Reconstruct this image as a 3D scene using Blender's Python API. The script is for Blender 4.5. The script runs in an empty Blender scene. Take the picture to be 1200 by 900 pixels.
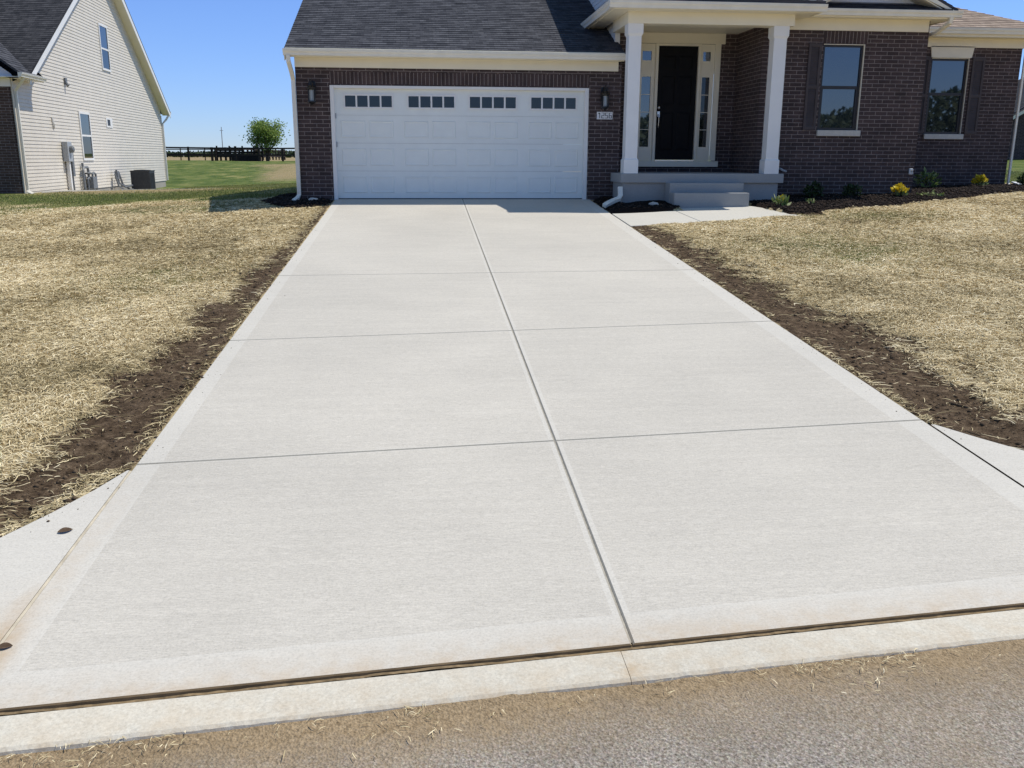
import bpy, math, random
import numpy as np
from mathutils import Vector, Matrix
random.seed(7); RNG = np.random.default_rng(11)
S = bpy.context.scene
COL = S.collection

# ------------------------------------------------------------------ scene, camera, light
CAM = (-0.7976, -18.4442, 0.8256); YAW, PITCH, ROLL, FPX = 0.0991, 0.2476, 0.0045, 1050.414
def cam_axes():
    cy, sy = math.cos(YAW), math.sin(YAW)
    f = Vector((sy*math.cos(PITCH), cy*math.cos(PITCH), -math.sin(PITCH)))
    r = Vector((cy, -sy, 0)); u = r.cross(f); c, s = math.cos(ROLL), math.sin(ROLL)
    return c*r + s*u, -s*r + c*u, f
cr, cu, cf = cam_axes()
cam = bpy.data.cameras.new("camera"); co = bpy.data.objects.new("camera", cam); COL.objects.link(co)
M3 = Matrix((cr, cu, -cf)).transposed()
co.matrix_world = Matrix.Translation(CAM) @ M3.to_4x4()
cam.sensor_width = 36; cam.lens = 36*FPX/1200; cam.clip_start = 0.05; cam.clip_end = 5000
S.camera = co
SUN = Vector((0.505, 0.155, 1.0)).normalized()
EL = math.asin(SUN.z); ROT = math.atan2(SUN.x, SUN.y)
w = bpy.data.worlds.new("World"); S.world = w; w.use_nodes = True
nt = w.node_tree; bg = nt.nodes["Background"]
sky = nt.nodes.new("ShaderNodeTexSky"); sky.sky_type = 'NISHITA'; sky.sun_disc = False
sky.sun_elevation = EL; sky.sun_rotation = ROT; sky.air_density = 1.0; sky.dust_density = 0.0; sky.ozone_density = 1.0; sky.altitude = 0
tc = nt.nodes.new("ShaderNodeTexCoord"); sp_ = nt.nodes.new("ShaderNodeSeparateXYZ"); nt.links.new(tc.outputs["Generated"], sp_.inputs[0])
rp = nt.nodes.new("ShaderNodeValToRGB"); el_ = rp.color_ramp.elements; rp.color_ramp.interpolation = 'EASE'   # clear rural air: less yellow low in the sky than the model gives
for p_, c_ in ((0.0, (.54, .74, 1.30)), (.09, (.67, .83, 1.08)), (.16, (.91, 1.07, 1.21)), (.45, (1.04, 1.18, 1.06)), (1.0, (1.12, 1.22, 1.04))):
    e_ = el_[0] if p_ == 0 else (el_[1] if p_ == 1.0 else el_.new(p_)); e_.position = p_; e_.color = (*[v/1.3 for v in c_], 1)
nt.links.new(sp_.outputs[2], rp.inputs[0])
mxs = nt.nodes.new("ShaderNodeVectorMath"); mxs.operation = 'MULTIPLY'; nt.links.new(sky.outputs[0], mxs.inputs[0]); nt.links.new(rp.outputs[0], mxs.inputs[1])
nt.links.new(mxs.outputs[0], bg.inputs[0]); bg.inputs[1].default_value = 0.15
sl = bpy.data.lights.new("sun", 'SUN'); sl.energy = 4.2; sl.angle = math.radians(0.53); sl.color = (1.0, 0.95, 0.86)
so = bpy.data.objects.new("sun", sl); COL.objects.link(so); so.rotation_euler = SUN.to_track_quat('Z', 'Y').to_euler()
so.location = (10, 5, 30)
S.view_settings.view_transform = 'Standard'; S.view_settings.look = 'None'; S.view_settings.gamma = 1; S.view_settings.exposure = 0.0
S.cycles.max_bounces = 8; S.cycles.diffuse_bounces = 4; S.cycles.transparent_max_bounces = 8

# ------------------------------------------------------------------ noise helpers
def _hash(ix, iy, seed):
    h = (ix.astype(np.int64)*374761393 + iy.astype(np.int64)*668265263 + seed*1274126177) & 0xFFFFFFFF
    h = ((h ^ (h >> 13))*1274126177) & 0xFFFFFFFF
    return ((h ^ (h >> 16)) & 0xFFFF)/65535.0
def vnoise(x, y, seed=0):
    x = np.asarray(x, float); y = np.asarray(y, float)
    ix, iy = np.floor(x), np.floor(y); fx, fy = x-ix, y-iy
    ux, uy = fx*fx*(3-2*fx), fy*fy*(3-2*fy)
    a, b = _hash(ix, iy, seed), _hash(ix+1, iy, seed); c, d = _hash(ix, iy+1, seed), _hash(ix+1, iy+1, seed)
    return (a*(1-ux)+b*ux)*(1-uy) + (c*(1-ux)+d*ux)*uy
def fbm(x, y, oct=4, seed=0):
    t = 0; am = .5; s = 0
    for i in range(oct):
        t = t + am*vnoise(np.asarray(x)*2**i, np.asarray(y)*2**i, seed+i*17); s += am; am *= .5
    return t/s
def sstep(a, b, x):
    t = np.clip((np.asarray(x, float)-a)/(b-a), 0, 1); return t*t*(3-2*t)

# ------------------------------------------------------------------ materials
def mat(name, color, rough=0.7, spec=0.3):
    m = bpy.data.materials.new(name); m.use_nodes = True
    b = m.node_tree.nodes["Principled BSDF"]
    b.inputs["Base Color"].default_value = (*color, 1); b.inputs["Roughness"].default_value = rough
    b.inputs["Specular IOR Level"].default_value = spec
    return m, m.node_tree, b
def N(nt, t, **kw):
    n = nt.nodes.new(t)
    for k, v in kw.items():
        if k in n.inputs: n.inputs[k].default_value = v
        else: setattr(n, k, v)
    return n
def L(nt, a, b): nt.links.new(a, b)
def ramp(nt, fac, stops):
    r = nt.nodes.new("ShaderNodeValToRGB"); e = r.color_ramp.elements
    while len(e) < len(stops): e.new(.5)
    for i, (p, c) in enumerate(stops): e[i].position = p; e[i].color = (*c, 1) if len(c) == 3 else c
    L(nt, fac, r.inputs[0]); return r.outputs[0]
def mixc(nt, f, a, b, mode='MIX'):
    m = nt.nodes.new("ShaderNodeMix"); m.data_type = 'RGBA'; m.blend_type = mode
    for s, v in ((0, f), (6, a), (7, b)):
        if isinstance(v, (int, float)): m.inputs[s].default_value = v
        elif isinstance(v, tuple): m.inputs[s].default_value = (*v, 1)
        else: L(nt, v, m.inputs[s])
    return m.outputs[2]
def math_(nt, op, a, b=None, c=None, clamp=False):
    m = nt.nodes.new("ShaderNodeMath"); m.operation = op; m.use_clamp = clamp
    for i, v in enumerate((a, b, c)):
        if v is None: continue
        if isinstance(v, (int, float)): m.inputs[i].default_value = v
        else: L(nt, v, m.inputs[i])
    return m.outputs[0]
def objco(nt): return nt.nodes.new("ShaderNodeTexCoord").outputs["Object"]
def noise(nt, vec, scale, detail=4, rough=.55, sc=None):
    if sc is not None:
        mp = nt.nodes.new("ShaderNodeMapping"); mp.inputs["Scale"].default_value = sc; L(nt, vec, mp.inputs[0]); vec = mp.outputs[0]
    n = N(nt, "ShaderNodeTexNoise", Scale=scale, Detail=detail, Roughness=rough); L(nt, vec, n.inputs["Vector"]); return n.outputs["Fac"]
def bump(nt, h, b, strength=.5, dist=.01):
    n = N(nt, "ShaderNodeBump", Strength=strength, Distance=dist); L(nt, h, n.inputs["Height"]); L(nt, n.outputs[0], b.inputs["Normal"]); return n
def varied(name, color, rough=.6, spec=.3, amt=.12, scale=6, bmp=0, bscale=60):
    m, nt, b = mat(name, color, rough, spec); v = objco(nt)
    n = noise(nt, v, scale, 5)
    c = ramp(nt, n, [(.3, tuple(x*(1-amt) for x in color)), (.7, tuple(min(1, x*(1+amt)) for x in color))])
    L(nt, c, b.inputs["Base Color"])
    if bmp: bump(nt, noise(nt, v, bscale, 4), b, bmp, .004)
    return m

def brick_mat(name, soldier=False, c1=(.058, .043, .042), c2=(.086, .062, .06), mortar=(.25, .215, .2)):
    m, nt, b = mat(name, (.06, .05, .05), .85, .2); v = objco(nt)
    sep = nt.nodes.new("ShaderNodeSeparateXYZ"); L(nt, v, sep.inputs[0])
    xy = math_(nt, 'ADD', sep.outputs[0], sep.outputs[1])
    cmb = nt.nodes.new("ShaderNodeCombineXYZ")
    if soldier: L(nt, sep.outputs[2], cmb.inputs[0]); L(nt, xy, cmb.inputs[1])
    else: L(nt, xy, cmb.inputs[0]); L(nt, sep.outputs[2], cmb.inputs[1])
    jit = nt.nodes.new("ShaderNodeVectorMath"); jit.operation = 'ADD'
    nz = N(nt, "ShaderNodeTexNoise", Scale=9.0, Detail=2.0); L(nt, v, nz.inputs["Vector"])
    ms = nt.nodes.new("ShaderNodeVectorMath"); ms.operation = 'MULTIPLY_ADD'
    ms.inputs[1].default_value = (.006, .005, 0); ms.inputs[2].default_value = (-.003, -.0025, 0)
    L(nt, nz.outputs["Color"], ms.inputs[0]); L(nt, cmb.outputs[0], jit.inputs[0]); L(nt, ms.outputs[0], jit.inputs[1])
    bt = N(nt, "ShaderNodeTexBrick", Scale=1.0); bt.offset = .5
    bt.inputs["Color1"].default_value = (*c1, 1); bt.inputs["Color2"].default_value = (*c2, 1); bt.inputs["Mortar"].default_value = (*mortar, 1)
    bt.inputs["Mortar Size"].default_value = .0062; bt.inputs["Mortar Smooth"].default_value = .25; bt.inputs["Bias"].default_value = -.1
    bt.inputs["Brick Width"].default_value = .5 if soldier else .244; bt.inputs["Row Height"].default_value = .0762
    if soldier: bt.offset = 0
    L(nt, jit.outputs[0], bt.inputs["Vector"])
    n1 = noise(nt, v, 3.5, 5); n2 = noise(nt, v, 45, 4)
    c = mixc(nt, .55, bt.outputs["Color"], ramp(nt, n1, [(.3, (.6, .58, .58)), (.7, (1.35, 1.28, 1.25))]), 'MULTIPLY')
    c = mixc(nt, .5, c, ramp(nt, n2, [(.3, (.65, .65, .65)), (.7, (1.3, 1.3, 1.3))]), 'MULTIPLY')
    L(nt, c, b.inputs["Base Color"])
    h = math_(nt, 'MULTIPLY_ADD', bt.outputs["Fac"], -1.0, math_(nt, 'MULTIPLY', n2, .35)); bump(nt, h, b, .7, .008)
    return m

def shingle_mat(name, dark, light, warm):
    m, nt, b = mat(name, dark, .95, .12)
    uv = nt.nodes.new("ShaderNodeUVMap").outputs[0]
    def tabs(wd, off, seedshift):
        mp = nt.nodes.new("ShaderNodeMapping"); mp.inputs["Location"].default_value = (seedshift, 0, 0); L(nt, uv, mp.inputs[0])
        bt = N(nt, "ShaderNodeTexBrick", Scale=1.0); bt.offset = off; bt.offset_frequency = 2
        bt.inputs["Brick Width"].default_value = wd; bt.inputs["Row Height"].default_value = .143
        bt.inputs["Mortar Size"].default_value = .004; bt.inputs["Mortar Smooth"].default_value = .4
        bt.inputs["Color1"].default_value = (*dark, 1); bt.inputs["Color2"].default_value = (*light, 1); bt.inputs["Mortar"].default_value = (*[x*.5 for x in dark], 1)
        L(nt, mp.outputs[0], bt.inputs["Vector"]); return bt
    a = tabs(.24, .37, .0); c2 = tabs(.13, .61, 3.3)
    col = mixc(nt, .5, a.outputs["Color"], c2.outputs["Color"])
    n1 = noise(nt, uv, 2.2, 3, .6, (1, 3, 1)); n2 = noise(nt, uv, 55, 3)
    col = mixc(nt, .6, col, ramp(nt, n1, [(.3, (.85, .85, .87)), (.7, (1.15, 1.14, 1.12))]), 'MULTIPLY')
    col = mixc(nt, .7, col, ramp(nt, n2, [(.3, (.6, .6, .62)), (.72, warm)]), 'MULTIPLY')
    L(nt, col, b.inputs["Base Color"]); bump(nt, n2, b, .6, .006)
    return m

def concrete_mat(name, base, streak=.07, blot=.05, bstr=.25, streaky=True, stains=False, warm=(1, .985, .955)):
    m, nt, b = mat(name, base, .88, .25); v = objco(nt)
    fine = noise(nt, v, 1.0, 6, .65, (22, 150, 22) if streaky else (60, 60, 60))
    mid = noise(nt, v, 1.0, 5, .65, (1.6, 16, 1)) if streaky else noise(nt, v, 7, 5)
    big = noise(nt, v, .55, 4, .6); spk = noise(nt, v, 95, 3, .75)
    c = mixc(nt, 1.0, base, ramp(nt, fine, [(.28, (1-streak*1.7,)*3), (.72, (1+streak,)*3)]), 'MULTIPLY')
    c = mixc(nt, 1.0, c, ramp(nt, mid, [(.3, (1-streak*.5,)*3), (.7, (1+streak*.32,)*3)]), 'MULTIPLY')
    c = mixc(nt, 1.0, c, ramp(nt, big, [(.3, (1-blot, 1-blot*1.05, 1-blot*1.1)), (.7, (1+blot*.5, 1+blot*.42, 1+blot*.3))]), 'MULTIPLY')
    c = mixc(nt, 1.0, c, ramp(nt, spk, [(.32, (.84, .84, .84)), (.5, (1, 1, 1)), (.7, (1.08, 1.08, 1.08))]), 'MULTIPLY')
    if stains:
        at = nt.nodes.new("ShaderNodeAttribute"); at.attribute_name = "stain"
        sn = math_(nt, 'MULTIPLY', at.outputs["Fac"], ramp(nt, noise(nt, v, 9, 5, .7), [(.35, (.15,)*3), (.65, (1,)*3)]), clamp=True)
        sx = nt.nodes.new("ShaderNodeSeparateXYZ"); L(nt, v, sx.inputs[0])
        dx = math_(nt, 'MULTIPLY', math_(nt, 'ADD', sx.outputs[0], 2.535), 8.0); dy = math_(nt, 'MULTIPLY', math_(nt, 'ADD', sx.outputs[1], 15.2), 1.45)
        rr = math_(nt, 'ADD', math_(nt, 'MULTIPLY', dx, dx), math_(nt, 'MULTIPLY', dy, dy))
        wash = math_(nt, 'MULTIPLY', math_(nt, 'SUBTRACT', 1.0, rr, clamp=True), ramp(nt, noise(nt, v, 7, 4, .7), [(.3, (.35,)*3), (.65, (1,)*3)]), clamp=True)
        sn = math_(nt, 'MAXIMUM', sn, math_(nt, 'MULTIPLY', wash, .75))
        c = mixc(nt, sn, c, (.44, .29, .14))
    L(nt, c, b.inputs["Base Color"]); bump(nt, fine, b, bstr, .004)
    return m

M = {}
M['brick'] = brick_mat('brown brick'); M['soldier'] = brick_mat('soldier course brick', True)
M['brick2'] = brick_mat('red brown brick', c1=(.075, .05, .043), c2=(.11, .072, .06))
M['trim'] = varied('cream trim paint', (.83, .77, .62), .5, .35, .03, 3)
M['white'] = varied('white paint', (.82, .80, .76), .45, .4, .03, 3)
M['column'] = varied('white column paint', (.83, .82, .79), .45, .4, .03, 3)
M['doorwhite'] = varied('garage door paint', (.81, .83, .79), .4, .4, .025, 4)
M['gutter'] = varied('gutter enamel', (.80, .76, .66), .35, .5, .05, 5)
M['siding'] = varied('cream vinyl siding', (.69, .63, .53), .5, .35, .05, 2)
M['siding2'] = varied('white vinyl siding', (.78, .78, .78), .5, .35, .04, 2)
M['roof'] = shingle_mat('charcoal shingles', (.036, .038, .046), (.105, .107, .12), (1.5, 1.5, 1.5))
M['roof_tan'] = shingle_mat('light brown shingles', (.25, .195, .155), (.46, .37, .30), (1.35, 1.3, 1.25))  # paler and browner than the charcoal shingles
M['roof_dark'] = shingle_mat('black and shaded shingles', (.026, .028, .034), (.075, .076, .084), (1.45, 1.4, 1.35))
M['concrete'] = concrete_mat('broomed concrete', (.578, .54, .474), .105, .09, .8, True, True)
M['smooth'] = concrete_mat('trowelled concrete edge', (.598, .565, .503), .05, .08, .12, True, True)
M['walk'] = concrete_mat('walk concrete', (.585, .56, .50), .06, .05, .3)
M['kerbm'] = concrete_mat('kerb concrete', (.64, .605, .52), .09, .12, .5, False, True)
M['porchc'] = concrete_mat('porch concrete', (.34, .345, .34), .05, .07, .2, False)
M['joint'] = varied('joint filler', (.36, .335, .29), .9, .1, .3, 30)
M['foundation'] = concrete_mat('foundation concrete', (.40, .37, .32), .06, .1, .3, False)
M['black'] = varied('black metal', (.012, .012, .013), .35, .5, .2, 20)
M['doorblack'] = varied('black door paint', (.007, .007, .008), .55, .12, .15, 5)
M['bronze'] = varied('dark bronze frame', (.022, .02, .02), .4, .5, .1, 9)
M['shutter'] = varied('dark brown shutter', (.073, .058, .056), .6, .3, .15, 6)
M['grey'] = varied('grey utility metal', (.38, .40, .42), .45, .5, .08, 8)
M['darkgrey'] = varied('dark grey pipe', (.16, .17, .18), .5, .4, .15, 12)
M['ac'] = varied('dark grey condenser', (.035, .037, .04), .5, .4, .2, 8)
M['nickel'], _nt, _b = mat('satin nickel', (.7, .68, .64), .25, .5); _b.inputs["Metallic"].default_value = 1
M['wood'] = varied('dark creosoted wood', (.035, .026, .022), .85, .2, .35, 5, .4)
M['greywood'] = varied('weathered pole wood', (.30, .29, .28), .85, .2, .25, 5)
M['stone'] = varied('pale limestone', (.55, .52, .46), .9, .2, .2, 14, .6)
M['plastic'] = varied('white plastic', (.8, .8, .78), .4, .4, .03, 5)
def glass_mat(name, tint, ior, rough=.015):
    m, nt, b = mat(name, tint, rough, .5); b.inputs["IOR"].default_value = ior
    v = objco(nt); n = noise(nt, v, .9, 2); bump(nt, n, b, .04, .02)
    return m
M['glass'] = glass_mat('window glass', (.012, .016, .02), 2.25)
M['glass_dark'] = glass_mat('garage door glass', (.006, .008, .010), 1.6)
M['glass_side'] = glass_mat('sidelight glass', (.02, .03, .04), 2.3)
m, nt_, b_ = mat('lantern glass', (.33, .35, .35), .12, .5); M['lampglass'] = m
def ground_mat():
    m, nt, b = mat('lawn soil and straw', (.3, .25, .15), .95, .1); v = objco(nt)
    def att(n):
        a = nt.nodes.new("ShaderNodeAttribute"); a.attribute_name = n; return a.outputs["Fac"]
    n_f = noise(nt, v, 1.0, 6, .7, (22, 34, 22)); n_m = noise(nt, v, 2.3, 5, .6); n_b = noise(nt, v, .35, 4, .6)
    n_ff = noise(nt, v, 90, 4, .7)
    straw = ramp(nt, n_f, [(.28, (.16, .125, .065)), (.40, (.40, .32, .175)), (.52, (.63, .515, .31)), (.70, (.80, .68, .44))])
    straw = mixc(nt, 1.0, straw, ramp(nt, n_m, [(.3, (.82, .80, .77)), (.7, (1.12, 1.1, 1.06))]), 'MULTIPLY')
    soil = ramp(nt, noise(nt, v, 14, 7, .7), [(.30, (.030, .019, .011)), (.46, (.090, .060, .036)), (.60, (.165, .115, .072)), (.74, (.30, .225, .145))])
    soil = mixc(nt, .6, soil, ramp(nt, n_ff, [(.3, (.6, .6, .6)), (.7, (1.35, 1.35, 1.35))]), 'MULTIPLY')
    n_w = noise(nt, v, .9, 6, .7, (1, .45, 1)); grass = ramp(nt, n_w, [(.30, (.04, .068, .016)), (.44, (.09, .13, .034)), (.56, (.145, .175, .055)), (.70, (.30, .265, .12))])
    grass = mixc(nt, .5, grass, ramp(nt, n_f, [(.3, (.6, .62, .55)), (.7, (1.35, 1.3, 1.25))]), 'MULTIPLY')
    grass = mixc(nt, 1.0, grass, ramp(nt, n_m, [(.3, (.75, .8, .7)), (.7, (1.25, 1.18, 1.1))]), 'MULTIPLY')
    dry = ramp(nt, n_f, [(.3, (.20, .15, .075)), (.7, (.42, .33, .18))])
    mulch = ramp(nt, n_ff, [(.3, (.009, .006, .005)), (.6, (.03, .02, .016)), (.8, (.06, .042, .033))])
    def brk(a, wob=.8):
        s = math_(nt, 'ADD', a, math_(nt, 'MULTIPLY', math_(nt, 'SUBTRACT', n_m, .5), wob))
        s = math_(nt, 'ADD', s, math_(nt, 'MULTIPLY', math_(nt, 'SUBTRACT', n_f, .5), wob))
        return math_(nt, 'MULTIPLY_ADD', math_(nt, 'SUBTRACT', s, .5), 3.0, .5, clamp=True)
    c = mixc(nt, brk(att("grassy")), straw, grass)
    c = mixc(nt, brk(att("dry")), c, dry)
    c = mixc(nt, brk(att("soil"), .9), c, soil)
    c = mixc(nt, brk(att("mulch"), .3), c, mulch)
    L(nt, c, b.inputs["Base Color"])
    h = math_(nt, 'ADD', math_(nt, 'MULTIPLY', n_f, 1.0), math_(nt, 'MULTIPLY', n_ff, .4)); bump(nt, h, b, .9, .03)
    return m
M['ground'] = ground_mat()
def road_mat():
    m, nt, b = mat('dusty asphalt', (.2, .18, .16), .92, .2); v = objco(nt)
    ag = N(nt, "ShaderNodeTexVoronoi", Scale=95.0); L(nt, v, ag.inputs["Vector"])
    sp = noise(nt, v, 85, 4, .75); big = noise(nt, v, .8, 5, .65); 
    c = ramp(nt, sp, [(.33, (.10, .088, .076)), (.46, (.31, .28, .245)), (.56, (.47, .43, .38)), (.68, (.80, .74, .66))])
    c = mixc(nt, .35, c, mixc(nt, .8, ag.outputs["Color"], (.5, .47, .43)), 'MULTIPLY')
    at = nt.nodes.new("ShaderNodeAttribute"); at.attribute_name = "dust"
    d = math_(nt, 'ADD', at.outputs["Fac"], math_(nt, 'MULTIPLY_ADD', big, 1.5, -.85))
    d = math_(nt, 'ADD', d, math_(nt, 'MULTIPLY_ADD', noise(nt, v, 26, 4, .7), .6, -.3))
    d = math_(nt, 'MULTIPLY', d, .95, clamp=True)
    c = mixc(nt, d, c, ramp(nt, noise(nt, v, 55, 4, .7), [(.3, (.20, .14, .078)), (.7, (.43, .32, .195))]))
    c = mixc(nt, 1.0, c, ramp(nt, noise(nt, v, 2.2, 3), [(.3, (.9, .9, .9)), (.7, (1.1, 1.1, 1.1))]), 'MULTIPLY')
    L(nt, c, b.inputs["Base Color"]); bump(nt, math_(nt, 'ADD', sp, ag.outputs["Distance"]), b, .8, .008)
    return m
M['road'] = road_mat()
def tone_mat(name, stops, rough=.8, trans=0, spec=.2):
    m, nt, b = mat(name, stops[0][1], rough, spec)
    a = nt.nodes.new("ShaderNodeAttribute"); a.attribute_name = "tone"
    c = ramp(nt, a.outputs["Fac"], stops); L(nt, c, b.inputs["Base Color"])
    if trans:
        t = nt.nodes.new("ShaderNodeBsdfTranslucent"); L(nt, c, t.inputs[0]); mx = nt.nodes.new("ShaderNodeMixShader"); mx.inputs[0].default_value = trans
        L(nt, b.outputs[0], mx.inputs[1]); L(nt, t.outputs[0], mx.inputs[2]); L(nt, mx.outputs[0], nt.nodes["Material Output"].inputs[0])
    return m
M['straw'] = tone_mat('straw strands', [(0, (.20, .155, .075)), (.25, (.48, .385, .21)), (.65, (.77, .64, .39)), (1, (.92, .81, .57))], .7)
M['blade'] = tone_mat('grass blades', [(0, (.10, .115, .035)), (.5, (.25, .28, .085)), (1, (.55, .48, .23))], .7, .25)
M['chip'] = tone_mat('bark chips', [(0, (.008, .006, .005)), (.6, (.03, .02, .016)), (1, (.085, .06, .045))], .9)
M['clod'] = tone_mat('soil clods', [(0, (.035, .023, .014)), (.6, (.11, .075, .046)), (1, (.26, .19, .12))], .95)
M['leaf'] = tone_mat('tree leaves', [(0, (.06, .10, .022)), (.5, (.20, .30, .065)), (1, (.44, .52, .16))], .6, .35)
M['leafdark'] = tone_mat('dark tree leaves', [(0, (.012, .024, .010)), (.6, (.035, .06, .02)), (1, (.07, .10, .035))], .65, .25)
M['leafhaze'] = tone_mat('hazed far leaves', [(0, (.09, .12, .085)), (.6, (.13, .17, .115)), (1, (.18, .22, .14))], .8, .25)  # distance haze put into the leaf colour by paler tones
M['shrubdark'] = tone_mat('dark shrub leaves', [(0, (.01, .02, .008)), (.6, (.03, .055, .018)), (1, (.07, .11, .035))], .5, .2)
M['shrubpale'] = tone_mat('variegated leaves', [(0, (.05, .09, .025)), (.5, (.17, .24, .07)), (1, (.6, .62, .32))], .5, .25)
M['yellow'] = tone_mat('yellow petals', [(0, (.40, .30, .01)), (.5, (.75, .56, .02)), (1, (.85, .72, .12))], .6, .3)
M['deadleaf'] = varied('dead leaf', (.10, .065, .04), .8, .2, .3, 40)
M['bark'] = varied('bark', (.07, .055, .045), .9, .1, .3, 8, .5)
M['digit'] = varied('white numerals', (.8, .8, .8), .4, .3, .02, 4)

# ------------------------------------------------------------------ mesh helpers
class MB:
    def __init__(s): s.v = []; s.f = []; s.mi = []; s.uv = {}
    def face(s, pts, mi=0, uv=None):
        n = len(s.v); s.v += [tuple(p) for p in pts]; s.f.append(tuple(range(n, n+len(pts)))); s.mi.append(mi)
        if uv is not None: s.uv[len(s.f)-1] = uv
    def box(s, x0, y0, z0, x1, y1, z1, mi=0):
        n = len(s.v)
        s.v += [(x0,y0,z0),(x1,y0,z0),(x1,y1,z0),(x0,y1,z0),(x0,y0,z1),(x1,y0,z1),(x1,y1,z1),(x0,y1,z1)]
        for q in ((0,3,2,1),(4,5,6,7),(0,1,5,4),(1,2,6,5),(2,3,7,6),(3,0,4,7)): s.f.append(tuple(n+i for i in q)); s.mi.append(mi)
    def hexa(s, b, t, mi=0):      # bottom quad, top quad (ccw seen from above)
        n = len(s.v); s.v += [tuple(p) for p in b] + [tuple(p) for p in t]; k = len(b)
        s.f.append(tuple(n+i for i in reversed(range(k)))); s.f.append(tuple(n+k+i for i in range(k))); s.mi += [mi, mi]
        for i in range(k):
            j = (i+1) % k; s.f.append((n+i, n+j, n+k+j, n+k+i)); s.mi.append(mi)
    def prism(s, prof, axis, a, b, mi=0):   # prof: 2D pts; axis 'x': (y,z) profile; 'y': (x,z)
        P = (lambda p, t: (t, p[0], p[1])) if axis == 'x' else (lambda p, t: (p[0], t, p[1]))
        n = len(s.v); k = len(prof); s.v += [P(p, a) for p in prof] + [P(p, b) for p in prof]
        s.f.append(tuple(n+i for i in range(k))); s.f.append(tuple(n+k+i for i in reversed(range(k)))); s.mi += [mi, mi]
        for i in range(k):
            j = (i+1) % k; s.f.append((n+i, n+k+i, n+k+j, n+j)); s.mi.append(mi)
    def tube(s, pts, r, k=10, mi=0, cap=True):
        pts = [Vector(p) for p in pts]; rs = r if isinstance(r, (list, tuple)) else [r]*len(pts); n = len(s.v)
        for i, p in enumerate(pts):
            d = (pts[min(i+1, len(pts)-1)] - pts[max(i-1, 0)]).normalized()
            a = d.orthogonal().normalized() if i == 0 else (a - d*a.dot(d)).normalized()
            bb = d.cross(a)
            for j in range(k):
                t = 2*math.pi*j/k; s.v.append(tuple(p + (a*math.cos(t) + bb*math.sin(t))*rs[i]))
        for i in range(len(pts)-1):
            for j in range(k):
                jj = (j+1) % k; s.f.append((n+i*k+j, n+i*k+jj, n+(i+1)*k+jj, n+(i+1)*k+j)); s.mi.append(mi)
        if cap:
            s.f.append(tuple(n+j for j in reversed(range(k)))); s.f.append(tuple(n+(len(pts)-1)*k+j for j in range(k))); s.mi += [mi, mi]
    def lathe(s, prof, c, k=16, mi=0):
        n = len(s.v)
        for r, z in prof:
            for j in range(k):
                t = 2*math.pi*j/k; s.v.append((c[0]+r*math.cos(t), c[1]+r*math.sin(t), c[2]+z))
        for i in range(len(prof)-1):
            for j in range(k):
                jj = (j+1) % k; s.f.append((n+i*k+j, n+i*k+jj, n+(i+1)*k+jj, n+(i+1)*k+j)); s.mi.append(mi)
        s.f.append(tuple(n+j for j in reversed(range(k)))); s.f.append(tuple(n+(len(prof)-1)*k+j for j in range(k))); s.mi += [mi, mi]
    def rect_tube(s, pts, wx, wy, mi=0):    # rectangular downspout: pts along, half sizes
        n = len(s.v); pts = [Vector(p) for p in pts]
        for i, p in enumerate(pts):
            d = (pts[min(i+1, len(pts)-1)] - pts[max(i-1, 0)]).normalized()
            b = Vector((1, 0, 0)) if abs(d.x) < .8 else Vector((0, 0, 1))
            c = d.cross(b).normalized(); b = c.cross(d).normalized()
            for sx, sy in ((-1,-1),(1,-1),(1,1),(-1,1)): s.v.append(tuple(p + b*sx*wx + c*sy*wy))
        for i in range(len(pts)-1):
            for j in range(4):
                jj = (j+1) % 4; s.f.append((n+i*4+j, n+i*4+jj, n+(i+1)*4+jj, n+(i+1)*4+j)); s.mi.append(mi)
        s.f.append((n+3, n+2, n+1, n)); m_ = n+(len(pts)-1)*4; s.f.append((m_, m_+1, m_+2, m_+3)); s.mi += [mi, mi]
    def build(s, name, mats, parent=None, bevel=0, smooth=False, recalc=True):
        me = bpy.data.meshes.new(name); me.from_pydata(s.v, [], s.f)
        if not isinstance(mats, (list, tuple)): mats = [mats]
        for m_ in mats: me.materials.append(m_)
        me.polygons.foreach_set("material_index", s.mi)
        if s.uv:
            u = me.uv_layers.new(name="UVMap")
            for pi, c in s.uv.items():
                for k, li in enumerate(me.polygons[pi].loop_indices): u.data[li].uv = c[k]
        if recalc:
            import bmesh
            bm = bmesh.new(); bm.from_mesh(me); bmesh.ops.remove_doubles(bm, verts=bm.verts, dist=1e-5) if bevel else None
            bmesh.ops.recalc_face_normals(bm, faces=bm.faces); bm.to_mesh(me); bm.free()
        if smooth: me.polygons.foreach_set("use_smooth", [True]*len(me.polygons))
        o = bpy.data.objects.new(name, me); COL.objects.link(o)
        if parent: o.parent = parent
        if bevel:
            md = o.modifiers.new("bevel", 'BEVEL'); md.width = bevel; md.segments = 2; md.limit_method = 'ANGLE'; md.angle_limit = math.radians(40)
        return o
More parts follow.
